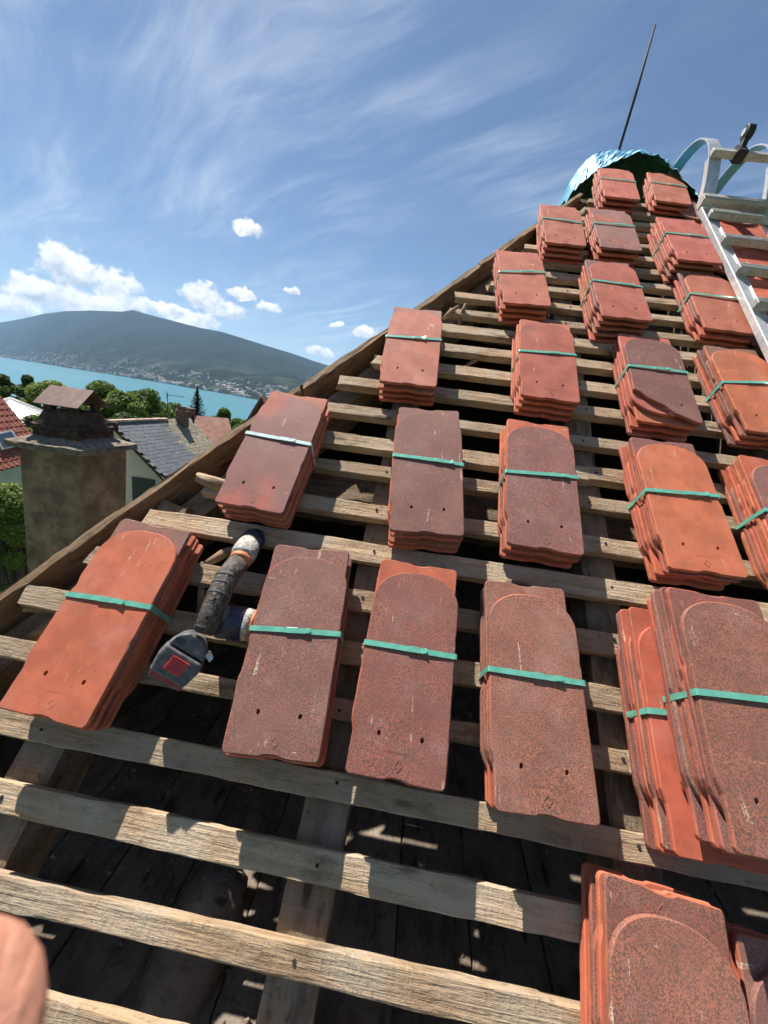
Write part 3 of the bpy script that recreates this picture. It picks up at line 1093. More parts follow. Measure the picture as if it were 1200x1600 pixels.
# key: u, v, turn, top height (tile widths), top tile, second tile, the rest, label
G_B = 'strapped bundles of roof tiles laid out on the battens'
STACKS = [
    ('S1', -3.28, 1.046, -0.044, 0.50, 'o', 'd', 'ooroor', 'orange tile bundle with dark purple second tile, between hip board and power tool'),
    ('S2', -1.094, 1.084, 0.061, 0.426, 'd', 'd', 'ododo', 'speckled purple tile bundle with bitten left edge, just beside the power tool'),
    ('S3', 0.207, 1.09, -0.005, 0.437, 'u', 'o', 'odoou', 'rust-purple tile bundle showing one bright orange head above its round tail'),
    ('S4', 1.583, 1.041, 0.035, 0.45, 'u', 'u', 'ouodo', 'dark rust tile bundle with pale scrapes between the nail holes and diamond'),
    ('S6', -2.128, 3.773, -0.037, 0.50, 'm', 'r', 'rorro', 'grey tile bundle fading to orange with a whitish strap, nearest the slate roofed house'),
    ('S7', 0.123, 3.781, 0.078, 0.529, 'd', 'd', 'roroo', 'purple-grey tile bundle, all its top purple, next to the grey-orange bundle'),
    ('S8', 1.747, 3.824, -0.013, 0.505, 'd', 'o', 'oodoo', 'purple tile bundle with orange head and two pale drips through its holes'),
    ('S9', 3.731, 3.87, 0.028, 0.461, 'o', 'd', 'dooro', 'bright orange tile bundle on a purple tile, right of the dripped purple bundle'),
    ('S10', 5.27, 3.70, 0.0, 0.50, 'd', 'o', 'ooood', 'purple topped tile bundle cut off by the right edge, beside the bright orange bundle'),
    ('S11', -0.434, 6.592, 0.029, 0.506, 'r', 'm', 'rooro', 'rosy tile bundle leftmost against the sky, one greyish head behind its tail'),
    ('S12', 1.992, 6.696, -0.024, 0.484, 'r', 'r', 'ororo', 'rosy orange tile bundle in front of the broken-cornered purple tile row, all orange'),
    ('S21', 3.92, 6.60, -0.02, 0.47, 'd', 'r', 'orodr', 'tile bundle with a purple top tile whose lower corner is broken off'),
    ('S22', 5.55, 6.637, 0.024, 0.414, 'o', 'd', 'ddood', 'orange tile bundle right of the broken-cornered one, purple tiles within'),
    ('S13', 1.613, 9.485, 0.053, 0.465, 'r', 'r', 'ororo', 'orange tile bundle third from the ridge along the hip, orange throughout'),
    ('S14', 3.542, 9.202, 0.01, 0.563, 'r', 'm', 'rorod', 'orange tile bundle over a purple head, with a pale broken chip in its side'),
    ('S20', 5.686, 9.448, -0.036, 0.412, 'r', 'd', 'orodo', 'orange bundle on a purple tile, touching the ladder, below the topmost ladder bundle'),
    ('S15', 2.693, 12.326, -0.017, 0.44, 'r', 'r', 'rorro', 'orange tile bundle second from the ridge along the hip'),
    ('S16', 3.962, 12.297, -0.013, 0.472, 'm', 'r', 'ororr', 'orange-grey streaked tile bundle just below the tarpaulin, middle of its row'),
    ('S17', 5.582, 11.855, -0.006, 0.56, 'r', 'r', 'rorrd', 'orange tile bundle beside the upper ladder rungs, one row below the tarpaulin'),
    ('S18', 4.485, 15.332, -0.053, 0.467, 'r', 'r', 'rrorr', 'orange tile bundle at the ridge under the tarpaulin, nearer the hip'),
    ('S19', 6.025, 15.60, -0.108, 0.38, 'r', 'r', 'rrorr', 'orange tile bundle at the ridge under the tarpaulin, nearer the ladder'),
]


def make_stack(key, u, v, th, ztop, t1, t2, rest, label, base_z=0.0, strap=True, chip=None, pale=False, chip2=None, spread=0.0035):
    H = (ztop - base_z) * TW
    n = max(4, round(H / TP))
    rn = random.Random(key)
    root = empty('tile_bundle', RM(u, v, base_z + 0.004, th))
    tag(root, label, 'tile bundle', G_B)
    seq = [t1, t2] + [rest[k % len(rest)] for k in range(n - 2)]
    pitch = H / n
    for k, mk in enumerate(seq):
        z = H - (k + 1) * pitch + (pitch - TT) * 0.0
        flip = k % 2 == 1
        o = bpy.data.objects.new('tile', tile_data(mk, rn.randrange(4), chip if k == 0 else (chip2 if k == 1 else None)))
        link(o, root)
        j = spread if k else 0.0
        M = Matrix.Translation((rn.uniform(-j, j), rn.uniform(-j, j) * 1.4, z)) @ Matrix.Rotation((math.pi if flip else 0) + rn.uniform(-1, 1) * 0.006 * (k > 0), 4, 'Z') @ Matrix.Translation((0, -DD / 2, 0))
        o.matrix_basis = M
        if k < 2:
            mo = bpy.data.objects.new('maker_mark', mark_data(mk))
            link(mo, o)
    if strap:
        strap_obj(H, root, 0.012 + rn.uniform(-0.004, 0.004), M_STRAP_PALE if pale else M_STRAP, rn.randrange(1000))
    return root


for s in STACKS:
    make_stack(*s, chip={'S2': 'side', 'S21': 'corner'}.get(s[0]), pale=s[0] == 'S6')
# the double pile on the right: one bundle set down on another
make_stack('S5a', 3.22, 0.95, -0.01, 0.46, 'o', 'o', 'dooduo', 'lower orange and rust bundle of the double pile at the right edge', spread=0.006)
make_stack('S5b', 3.398, 1.066, -0.015, 0.976, 'u', 'u', 'duoddo', 'upper purple bundle of the double pile at the right edge', base_z=0.475, spread=0.006)
# the pile in the near corner and its shaded neighbour
make_stack('S23', 2.47, -1.62, -0.085, 0.56, 'u', 'u', 'ooduo', 'nearest tile bundle in the lower corner, rust-purple with bright orange edges', spread=0.005)
make_stack('S24', 3.66, -1.80, -0.03, 0.36, 'd', 'd', 'dodo', 'dark tile bundle in the shadow of the double pile')

# ------------------------------------------------------------------ tiles already laid under and beside the ladder
COURSE = 1.45
rl = random.Random(77)
row = 0
v = 8.1
laid_mats = 'orrodrorrmor'
while v < RIDGE_V - 1.5:
    ustart = 6.62 if row % 2 else 6.17
    u = ustart
    while u < 12.0:
        mk = rl.choice(laid_mats)
        o = bpy.data.objects.new('tile', tile_data(mk, rl.randrange(3)))
        COL.objects.link(o)
        # head up the slope, round tail down, each course lying on the one below
        head_v = v + 2.17
        clip = min(0.0, RIDGE_V + 0.35 - head_v)
        o.matrix_world = RM(u + 0.5, v + clip * 0.0, 0.17, 0.0) @ Matrix.Rotation(-0.045, 4, 'X') @ Matrix.Translation((rl.uniform(-.001, .001), rl.uniform(-.002, .002), rl.uniform(0, .001))) @ Matrix.Rotation(math.pi, 4, 'Z') @ Matrix.Translation((0, -TL, 0))
        roof_child(o)
        u += 1.012
    v += COURSE
    row += 1
# round ridge tiles to the right of the bundles
for k in range(5):
    b2 = bmesh.new()
    L0 = 0.30
    seg = 10
    r0, r1 = 0.085, 0.095
    rows = []
    for (x, r) in ((0, r0), (0.03, r0 * 1.03), (L0, r1)):
        rows.append([b2.verts.new((x, r * math.cos(a) * 1.1, r * math.sin(a) * 0.75)) for a in [math.pi * q / seg for q in range(seg + 1)]])
    for A, B in zip(rows, rows[1:]):
        for q in range(seg):
            b2.faces.new((A[q], A[q + 1], B[q + 1], B[q]))
    o = bm_obj('ridge_tile', b2, TM['r' if k % 2 else 'o'], smooth=True)
    md = o.modifiers.new('thickness', 'SOLIDIFY')
    md.thickness = 0.012
    p = RP(8.6 + k * 1.6, RIDGE_V - 0.05, -0.1)
    o.matrix_world = Matrix.Translation(p + Vector((0, 0.0, -0.02)))
    roof_child(o)

# ------------------------------------------------------------------ roof ladder with ridge hooks
lad = empty('roof_ladder', RM(7.0, 7.5, 0.3))
tag(lad, 'aluminium roof ladder with curved ridge hooks and black wheels at the right edge', 'ladder')
bpy.context.view_layer.update()
LINV = lad.matrix_world.inverted()


def lad_child(o, parent=None):
    o.parent = parent or lad
    o.matrix_parent_inverse = Matrix()
    o.matrix_basis = LINV @ o.matrix_basis if parent is None else o.matrix_basis
    return o


def rbox_bm(b2, u0, u1, v0, v1, z0, z1, bev=0.0):
    """Box in roof axes."""
    M = RM((u0 + u1) / 2, (v0 + v1) / 2, (z0 + z1) / 2)
    r = bmesh.ops.create_cube(b2, size=1.0)
    bmesh.ops.transform(b2, matrix=M @ Matrix.Diagonal(((u1 - u0) * TW, (v1 - v0) * TW, (z1 - z0) * TW, 1)), verts=r['verts'])
    if bev:
        es = list({e for q in r['verts'] for e in q.link_edges})
        bmesh.ops.bevel(b2, geom=es, offset=bev, segments=2, affect='EDGES')


LU0, LU1, LVB, LVT = 5.95, 7.75, 3.0, 13.55
for u in (LU0, LU1):
    b2 = bmesh.new()
    rbox_bm(b2, u, u + 0.04, LVB, LVT, 0.47, 0.62, 0.002)                # web
    s = 1 if u == LU0 else -1
    a0, a1 = (u + 0.04, u + 0.38) if s > 0 else (u - 0.34, u)
    rbox_bm(b2, a0 + 0.001, a1, LVB, LVT, 0.48, 0.505, 0.002)             # flange
    rbox_bm(b2, a1 - 0.03 if s > 0 else a0, a1 if s > 0 else a0 + 0.03, LVB, LVT, 0.5055, 0.53, 0.001)
    lad_child(bm_obj('stringer', b2, M_ALU))
for k in range(8):
    v = 13.05 - k * 1.40
    b2 = bmesh.new()
    rbox_bm(b2, LU0 + 0.13, LU1 - 0.10, v, v + 0.21, 0.535, 0.70, 0.003)
    for q in range(3):
        rbox_bm(b2, LU0 + 0.14, LU1 - 0.11, v + 0.03 + q * 0.06, v + 0.055 + q * 0.06, 0.7005, 0.712)
    lad_child(bm_obj('rung', b2, M_ALU_DULL))
# top cross rail, thicker
b2 = bmesh.new()
rbox_bm(b2, LU0 - 0.02, LU1 + 0.3, 13.56, 13.86, 0.50, 0.80, 0.003)
rbox_bm(b2, LU0 - 0.02, LU1 + 0.3, 13.62, 13.80, 0.802, 0.83, 0.001)
lad_child(bm_obj('cross_rail', b2, M_ALU_DULL))
M_BLUEALU = mat_plain('blue_coated_inner_face', (0.16, 0.46, 0.60), 0.4, 0.5, 0.0, 0.1)


def strip(pts, width_dir, w, th, mat, name):
    """Flat bar bent along points; width_dir is the constant width axis."""
    b3 = bmesh.new()
    pts = [Vector(p) for p in pts]
    wd = Vector(width_dir).normalized() * w / 2
    rows = []
    for i, p in enumerate(pts):
        t = (pts[min(i + 1, len(pts) - 1)] - pts[max(i - 1, 0)]).normalized()
        n = t.cross(wd).normalized() * th / 2
        rows.append([b3.verts.new(p - wd - n), b3.verts.new(p + wd - n), b3.verts.new(p + wd + n), b3.verts.new(p - wd + n)])
    for A, B in zip(rows, rows[1:]):
        for k in range(4):
            b3.faces.new((A[k], A[(k + 1) % 4], B[(k + 1) % 4], B[k]))
    b3.faces.new(rows[0][::-1])
    b3.faces.new(rows[-1])
    return bm_obj(name, b3, mat, smooth=False)


def bez(ps, n=14):
    out = []
    for i in range(n + 1):
        t = i / n
        q = [Vector(p) for p in ps]
        while len(q) > 1:
            q = [a.lerp(b, t) for a, b in zip(q, q[1:])]
        out.append(q[0])
    return out


for u in (LU0 + 0.16, LU1 - 0.10):
    # upright from the ladder top, then the arc over the ridge
    up = bez([RP(u, 13.4, 0.55), RP(u, 14.0, 0.50), RP(u, 13.9, 0.85), RP(u, 14.4, 1.0), RP(u, 14.85, 1.22)], 16)
    lad_child(strip(up, EU, 0.30 * TW, 0.030, M_ALU, 'hook_upright'))
    arc = bez([RP(u, 14.8, 1.24), RP(u, 15.4, 1.60), RP(u, 16.6, 1.50), RP(u, 17.2, 0.7), RP(u, 17.5, -0.4)], 18)
    o = lad_child(strip(arc, EU, 0.30 * TW, 0.006, M_ALU, 'hook_arc'))
    arc2 = [p - (EN * 0.0 + Vector((0, 0, 0.006))) for p in arc]
    lad_child(strip(arc2, EU, 0.27 * TW, 0.003, M_BLUEALU, 'hook_lining'))
# axle bar with the two transport wheels
b2 = bmesh.new()
rbox_bm(b2, LU0 + 0.02, LU1 + 0.4, 14.72, 14.95, 1.28, 1.45, 0.003)
lad_child(bm_obj('axle_bar', b2, M_ALU_DULL))
for u in (LU0 + 0.66, LU1 + 0.02):
    b2 = bmesh.new()
    rbox_bm(b2, u - 0.10, u + 0.16, 14.66, 15.02, 1.22, 1.52, 0.004)
    a = RP(u + 0.03, 14.85, 1.40)
    b_ = RP(u + 0.08, 15.15, 1.72)
    d = (b_ - a)
    m3 = Matrix((EU, d.normalized(), EU.cross(d.normalized()))).transposed()
    box(b2, (a + b_) / 2, (0.022, d.length, 0.032), m3, 0.004)
    br = lad_child(bm_obj('wheel_bracket', b2, M_RUBBER))
    b3 = bmesh.new()
    c = RP(u + 0.08, 15.17, 1.73)
    tube(b3, [c - EU * 0.016, c - EU * 0.014, c + EU * 0.014, c + EU * 0.016], [0.025, 0.029, 0.029, 0.025], 24)
    wh = bm_obj('wheel', b3, M_RUBBER, smooth=False)
    lad_child(wh)
    b3 = bmesh.new()
    tube(b3, [c - EU * 0.020, c + EU * 0.020], [0.014, 0.014], 16)
    hubo = bm_obj('hub', b3, M_ALU)
    hubo.parent = wh
    hubo.matrix_parent_inverse = Matrix()
    hubo.matrix_basis = Matrix()

lad.matrix_world = lad.matrix_world @ Matrix.Rotation(-0.053, 4, 'Z')

# ------------------------------------------------------------------ tarpaulin hood at the ridge and the rod behind it
def tarp_point(px, py, y):
    return at_y(px, py, y)


RIM = [(884, 318), (893, 300), (910, 285), (932, 268), (962, 252), (1000, 238), (1036, 250), (1062, 274), (1086, 300), (1100, 318)]
CRE = [(882, 312), (889, 287), (904, 262), (926, 242), (960, 236), (1000, 241), (1034, 258), (1060, 282), (1082, 308), (1094, 326)]
ny, nx = 22, 60
tv, tf = [], []
def samp(L, t):
    x = t * (len(L) - 1)
    i = min(int(x), len(L) - 2)
    f = x - i
    return L[i][0] * (1 - f) + L[i + 1][0] * f, L[i][1] * (1 - f) + L[i + 1][1] * f
apex = RP(hip_u(RIDGE_V), RIDGE_V, 0)
for j in range(ny + 1):
    b_ = j / ny
    for i in range(nx + 1):
        a_ = i / nx
        R0 = tarp_point(*samp(RIM, a_), 2.62 + 0.10 * math.sin(math.pi * a_) - 0.26 * max(0.0, 2 * a_ - 1))
        K0 = tarp_point(*samp(CRE, a_), 2.98 - 0.34 * max(0.0, 2 * a_ - 1))
        B0 = Vector((K0.x + (K0.x - 0.9) * 0.35, 3.75, K0.z - 0.42 - 0.3 * math.sin(math.pi * a_)))
        if b_ < 0.5:
            t = b_ / 0.5
            p = R0.lerp(K0, t) + Vector((0, 0, 0.012 * math.sin(math.pi * t) * math.sin(math.pi * a_)))
        else:
            t = (b_ - 0.5) / 0.5
            p = K0.lerp(B0, t) + Vector((0, 0, 0.05 * math.sin(math.pi * t)))
        ed = min(1, a_ * 12, (1 - a_) * 12)
        n = mnoise.noise((a_ * 11, b_ * 9, 0)) * 0.008 + mnoise.noise((a_ * 34, b_ * 26, 4)) * 0.012 + (0.3 - abs(mnoise.noise((a_ * 17, b_ * 15, 9)))) * 0.022
        p += Vector((0.3 * n, -0.5 * n, n)) * ed
        tv.append(p)
for j in range(ny):
    for i in range(nx):
        k = j * (nx + 1) + i
        tf.append((k, k + 1, k + nx + 2, k + nx + 1))
M_TARPB = mat_plain('blue_tarpaulin', (0.14, 0.40, 0.56), 0.42, 0.5, 0, 0.2, 30, 0.5, 45)
M_TARPG = mat_plain('green_tarpaulin', (0.012, 0.10, 0.065), 0.45, 0.4, 0, 0.2, 30, 0.4, 60)
tarp = mesh_obj('tarpaulin', tv, tf, mats=[M_TARPB, M_TARPG])
bm2 = bmesh.new()
bm2.from_mesh(tarp.data)
bm2.normal_update()
up_ = sum(f.normal.z for f in bm2.faces)
if up_ < 0:
    bmesh.ops.reverse_faces(bm2, faces=bm2.faces[:])
bm2.to_mesh(tarp.data)
bm2.free()
md = tarp.modifiers.new('thickness', 'SOLIDIFY')
md.thickness = 0.002
md.offset = -1
md.material_offset = 1
tag(tarp, 'crumpled tarpaulin hood, blue outside and green inside, over the ridge end', 'tarpaulin')
rb0 = at_y(964, 245, 3.05)
rb1 = rb0 + Vector((0, 0, 0))
# upright rod: its top is where the line of sight meets the same vertical
d1 = ray(1024, 38)
tt = math.hypot(rb0.x - CAM.x, rb0.y - CAM.y) / math.hypot(d1.x, d1.y)
top = CAM + d1 * tt
b2 = bmesh.new()
tube(b2, [rb0 - Vector((0, 0, 0.45)), rb0, rb0.lerp(top, 0.5) + Vector((0.004, 0, 0)), top], [0.0085, 0.0085, 0.0075, 0.005], 10)
tag(bm_obj('finial_rod', b2, M_STEEL, smooth=True), 'thin dark steel rod standing up from the tarpaulin', 'rod')

# ------------------------------------------------------------------ rendered chimney with stone slab and sheet cap
CX, CY = CAM.x - 0.6705 * 3.8, CAM.y + 0.7419 * 3.8        # corner nearest to us
CWx, CWy = 0.498, 0.481
ccx, ccy = CX - CWx / 2, CY + CWy / 2
zs = CAM.z - 3.8 * math.tan(rad(9.9)) + 0.0                   # slab underside
ch = empty('chimney', Matrix.Translation((ccx, ccy, 5.0)))
tag(ch, 'cement rendered chimney with rough stone slab, sooty pot and sheet metal cap', 'chimney')


def ch_part(name, b3, mat, parent=None, smooth=False, jitter=0.0, seed=0):
    rn = random.Random(seed)
    if jitter:
        for q in b3.verts:
            q.co += Vector((rn.uniform(-jitter, jitter), rn.uniform(-jitter, jitter), rn.uniform(-jitter, jitter)))
    for q in b3.verts:
        q.co -= Vector((ccx, ccy, 5.0))
    o = bm_obj(name, b3, mat, parent or ch, smooth)
    return o


def grid_box(b3, x0, x1, y0, y1, z0, z1, n):
    """Box with subdivided faces so that it can be roughened."""
    r = bmesh.ops.create_cube(b3, size=1.0)
    bmesh.ops.transform(b3, matrix=Matrix.Translation(((x0 + x1) / 2, (y0 + y1) / 2, (z0 + z1) / 2)) @ Matrix.Diagonal((x1 - x0, y1 - y0, z1 - z0, 1)), verts=r['verts'])
    es = list({e for q in r['verts'] for e in q.link_edges})
    bmesh.ops.subdivide_edges(b3, edges=es, cuts=n, use_grid_fill=True)


b3 = bmesh.new()
grid_box(b3, CX - CWx, CX, CY, CY + CWy, zs - 2.3, zs, 9)
grid_box(b3, CX - CWx - 0.22, CX + 0.05, CY - 0.06, CY + CWy + 0.06, 0.8, zs - 2.3 + 0.01, 5)
for q in b3.verts:                               # the shaft leans and swells a little with age
    t = min(zs - q.co.z, 2.3) if q.co.z > zs - 2.295 else 0.0
    q.co.x += -0.045 * t + 0.004 * mnoise.noise(q.co * 5)
    q.co.y += 0.004 * mnoise.noise(q.co * 5 + Vector((3, 1, 2)))
ch_part('shaft', b3, M_MORTAR, jitter=0.0012, seed=1)
b3 = bmesh.new()
e = 0.062
grid_box(b3, CX - CWx - e, CX + e, CY - e, CY + CWy + e, zs, zs + 0.045, 11)
for q in b3.verts:
    if q.co.z > zs + 0.03:
        dx = min(q.co.x - (CX - CWx - e), CX + e - q.co.x)
        dy = min(q.co.y - (CY - e), CY + CWy + e - q.co.y)
        q.co.z += min(dx, dy) * 0.42
ch_part('slab', b3, M_SLAB, jitter=0.005, seed=2)
cz = zs + 0.045 + 0.055


def frustum(b3, z0, z1, h0, h1, n=2):
    r = bmesh.ops.create_cube(b3, size=1.0)
    for q in r['verts']:
        s_ = h1 if q.co.z > 0 else h0
        q.co = Vector((ccx + math.copysign(s_, q.co.x), ccy + math.copysign(s_, q.co.y), z1 if q.co.z > 0 else z0))
    es = list({e2 for q in r['verts'] for e2 in q.link_edges})
    bmesh.ops.subdivide_edges(b3, edges=es, cuts=n, use_grid_fill=True)


b3 = bmesh.new()
frustum(b3, cz - 0.04, cz + 0.055, 0.185, 0.185, 4)
ch_part('pot_base', b3, M_SOOT, jitter=0.003, seed=3)
b3 = bmesh.new()
frustum(b3, cz + 0.056, cz + 0.088, 0.213, 0.213, 4)
ch_part('pot_collar', b3, M_SOOT, jitter=0.004, seed=4)
b3 = bmesh.new()
frustum(b3, cz + 0.089, cz + 0.195, 0.178, 0.125, 4)
ch_part('pot', b3, M_SOOT, jitter=0.003, seed=5)
for sx in (-1, 1):
    for sy in (-1, 1):
        b3 = bmesh.new()
        box(b3, (ccx + sx * 0.10, ccy + sy * 0.10, cz + 0.225), (0.045, 0.045, 0.065))
        ch_part('cap_post', b3, M_SOOT, seed=6)
        b3 = bmesh.new()
        box(b3, (ccx + sx * 0.197, ccy + sy * 0.197, cz + 0.105), (0.03, 0.03, 0.03), None, 0.004)
        ch_part('corner_knob', b3, M_SOOT, jitter=0.003, seed=7)
b3 = bmesh.new()
rz, ez, hl, hw_ = cz + 0.372, cz + 0.235, 0.185, 0.165
pts = [(-hl, -hw_, ez), (hl, -hw_, ez), (hl, 0, rz), (-hl, 0, rz), (hl, hw_, ez), (-hl, hw_, ez)]
vv = [b3.verts.new((ccx + a, ccy + b_, c)) for a, b_, c in pts]
b3.faces.new((vv[0], vv[1], vv[2], vv[3]))
b3.faces.new((vv[3], vv[2], vv[4], vv[5]))
cap = ch_part('sheet_cap', b3, M_RUSTCAP)
md = cap.modifiers.new('thickness', 'SOLIDIFY')
md.thickness = 0.006

# ------------------------------------------------------------------ power tool lying between the bundles
tool = empty('power_tool', RM(-2.1, 1.2, 0.02))
tag(tool, 'dusty cordless power tool with grey battery and red button, lying between two bundles', 'power tool')
bpy.context.view_layer.update()
TINV = tool.matrix_world.inverted()
M_GREYP = mat_plain('grey_blue_plastic', (0.085, 0.088, 0.092), 0.55, 0.4, 0, 0.25, 40, 0.1, 200, dirt=(0.26, 0.215, 0.17), dirt_amt=0.75)
M_BLACKP = mat_plain('black_grip_rubber', (0.05, 0.042, 0.036), 0.65, 0.35, 0, 0.35, 60, 0.4, 220, dirt=(0.26, 0.20, 0.15), dirt_amt=0.75)
M_REDP = mat_plain('red_plastic', (0.50, 0.045, 0.045), 0.4, 0.5, 0, 0.15, 40)
M_ORANGEP = mat_plain('orange_ring_plastic', (0.52, 0.17, 0.06), 0.5, 0.4, 0, 0.2, 60, dirt=(0.3, 0.2, 0.15), dirt_amt=0.5)
M_PALE = mat_plain('pale_paint_spatter', (0.42, 0.39, 0.35), 0.8, 0.2, 0, 0.35, 90, 0.5, 160, dirt=(0.13, 0.10, 0.085), dirt_amt=0.85)
M_NAVY = mat_plain('navy_housing', (0.022, 0.028, 0.06), 0.45, 0.5, 0, 0.25, 50, dirt=(0.12, 0.11, 0.11), dirt_amt=0.4)


def tool_child(o):
    o.parent = tool
    o.matrix_parent_inverse = Matrix()
    o.matrix_basis = TINV @ o.matrix_basis
    return o


def rp2(px, py, z):
    u, v = on_roof(px, py, z)
    return RP(u, v, z)


# battery block: its face looks towards us
B0 = rp2(283, 1030, 0.55)
ax_long = (rp2(330, 985, 0.55) - rp2(262, 1078, 0.45)).normalized()
face_n = (CAM - B0).normalized()
ax_x = ax_long.cross(face_n).normalized()
face_n = ax_x.cross(ax_long).normalized()
MB = Matrix((ax_x, ax_long, face_n)).transposed().to_4x4()
MB.translation = B0 - face_n * 0.030


def tool_block(name, mat, prof, z0, z1, bev, inset=0.0):
    b3 = bmesh.new()
    lo = [b3.verts.new((x, y, z0)) for x, y in prof]
    hi = [b3.verts.new((x * (1 - inset), y * (1 - inset), z1)) for x, y in prof]
    b3.faces.new(lo[::-1])
    b3.faces.new(hi)
    n = len(prof)
    for k in range(n):
        b3.faces.new((lo[k], lo[(k + 1) % n], hi[(k + 1) % n], hi[k]))
    if bev:
        bmesh.ops.bevel(b3, geom=b3.edges[:], offset=bev, segments=3, affect='EDGES', profile=0.6)
    bmesh.ops.transform(b3, matrix=MB, verts=b3.verts[:])
    return tool_child(bm_obj(name, b3, mat, smooth=False))


tool_block('battery', M_GREYP, [(-0.038, -0.043), (0.036, -0.043), (0.043, -0.012), (0.040, 0.010), (-0.040, 0.010), (-0.043, -0.012)], -0.028, 0.030, 0.006, 0.10)
tool_block('battery_mount', M_GREYP, [(-0.039, 0.012), (0.039, 0.012), (0.026, 0.036), (0.012, 0.046), (-0.016, 0.046), (-0.028, 0.036)], -0.024, 0.024, 0.005, 0.06)
tool_block('release_button', M_REDP, [(-0.017, -0.026), (0.015, -0.026), (0.018, 0.000), (-0.014, 0.000)], 0.028, 0.034, 0.001)
for k in range(6):
    y = -0.0235 + k * 0.0043
    tool_block('button_rib', M_REDP, [(-0.014, y), (0.013, y), (0.0135, y + 0.0022), (-0.0135, y + 0.0022)], 0.0345, 0.0362, 0.0)
tool_block('battery_strip', mat_plain('dull_red_strip', (0.26, 0.05, 0.05), 0.6, 0.4, 0, 0.3, 60, dirt=(0.2, 0.14, 0.12), dirt_amt=0.6), [(-0.030, -0.0465), (0.030, -0.0465), (0.032, -0.034), (-0.032, -0.034)], 0.004, 0.0275, 0.002)
for k in range(4):
    x_ = -0.030 + k * 0.0045
    tool_block('vent_slot', M_RUBBER, [(x_ - 0.002, 0.018), (x_, 0.018), (x_ + 0.004, 0.030), (x_ + 0.002, 0.030)], 0.0235, 0.0246, 0.0)
tool_block('latch', M_ALU, [(0.030, 0.020), (0.046, 0.014), (0.048, 0.024), (0.034, 0.032)], -0.010, 0.004, 0.002)
g0, g1, g2, g3 = rp2(318, 990, 0.52), rp2(340, 935, 0.56), rp2(356, 900, 0.52), rp2(372, 880, 0.42)
b3 = bmesh.new()
tube(b3, [g0, g0.lerp(g1, 0.25), g0.lerp(g1, 0.6), g1, g2, g3], [0.016, 0.0205, 0.0215, 0.0225, 0.0225, 0.022], 16)
tool_child(bm_obj('grip', b3, M_BLACKP, smooth=True))
for c, r in ((g0.lerp(g1, 0.16), 0.0205), (g0.lerp(g1, 0.30), 0.0200)):
    b3 = bmesh.new()
    dd_ = (g1 - g0).normalized() * 0.0025
    tube(b3, [c - dd_, c + dd_], [r, r], 16)
    tool_child(bm_obj('grip_ring', b3, M_BLACKP, smooth=False))
g4, g5, g6, g7 = rp2(377, 873, 0.38), rp2(383, 862, 0.32), rp2(390, 850, 0.20), rp2(400, 838, -0.05)
b3 = bmesh.new()
tube(b3, [g3.lerp(g4, 0.2), g4], [0.0225, 0.0235], 18)
tool_child(bm_obj('orange_ring', b3, M_ORANGEP, smooth=True))
b3 = bmesh.new()
tube(b3, [g4, g4.lerp(g5, 0.5), g5, g6], [0.024, 0.0265, 0.027, 0.025], 18)
tool_child(bm_obj('paint_spattered_collar', b3, M_PALE, smooth=True))
b3 = bmesh.new()
tube(b3, [g6, g6.lerp(g7, 0.5), g7], [0.026, 0.0275, 0.020], 18)
tool_child(bm_obj('nose', b3, M_NAVY, smooth=True))
# trigger, screw heads, seam bands and a worn maker's plate on the grip
side_v = ax_x
b3 = bmesh.new()
for t_, rr_ in ((0.62, 0.010), (0.74, 0.011), (0.86, 0.009)):
    c = g0.lerp(g1, t_) + side_v * 0.021 - face_n * 0.006
    tube(b3, [c - (g1 - g0).normalized() * 0.006, c + (g1 - g0).normalized() * 0.006], [rr_ * 0.8, rr_], 10)
tool_child(bm_obj('trigger', b3, M_GREYP, smooth=True))
for t_ in (0.45, 0.95):
    b3 = bmesh.new()
    c = g0.lerp(g1, t_) + face_n * 0.0195 - side_v * 0.004
    tube(b3, [c, c + face_n * 0.003], [0.0032, 0.0028], 8)
    tool_child(bm_obj('screw', b3, M_STEEL))
for t_ in (0.1, 0.55, 0.9):
    b3 = bmesh.new()
    c = g1.lerp(g2, t_)
    dd_ = (g2 - g1).normalized() * 0.0012
    tube(b3, [c - dd_, c + dd_], [0.0237, 0.0237], 16)
    tool_child(bm_obj('seam_band', b3, M_GREYP))
h0, h1, h2 = rp2(335, 968, 0.28), rp2(382, 975, 0.22), rp2(397, 978, 0.20)
b3 = bmesh.new()
tube(b3, [h0, h0.lerp(h1, 0.2), h1], [0.026, 0.034, 0.034], 20)
tool_child(bm_obj('motor_housing', b3, M_NAVY, smooth=True))
b3 = bmesh.new()
tube(b3, [h1, h1.lerp(h2, 0.75)], [0.0335, 0.031], 20)
tool_child(bm_obj('motor_collar', b3, M_PALE, smooth=True))
b3 = bmesh.new()
tube(b3, [h1.lerp(h2, 0.76), h2], [0.032, 0.032], 20)
tool_child(bm_obj('orange_ring', b3, M_ORANGEP, smooth=True))

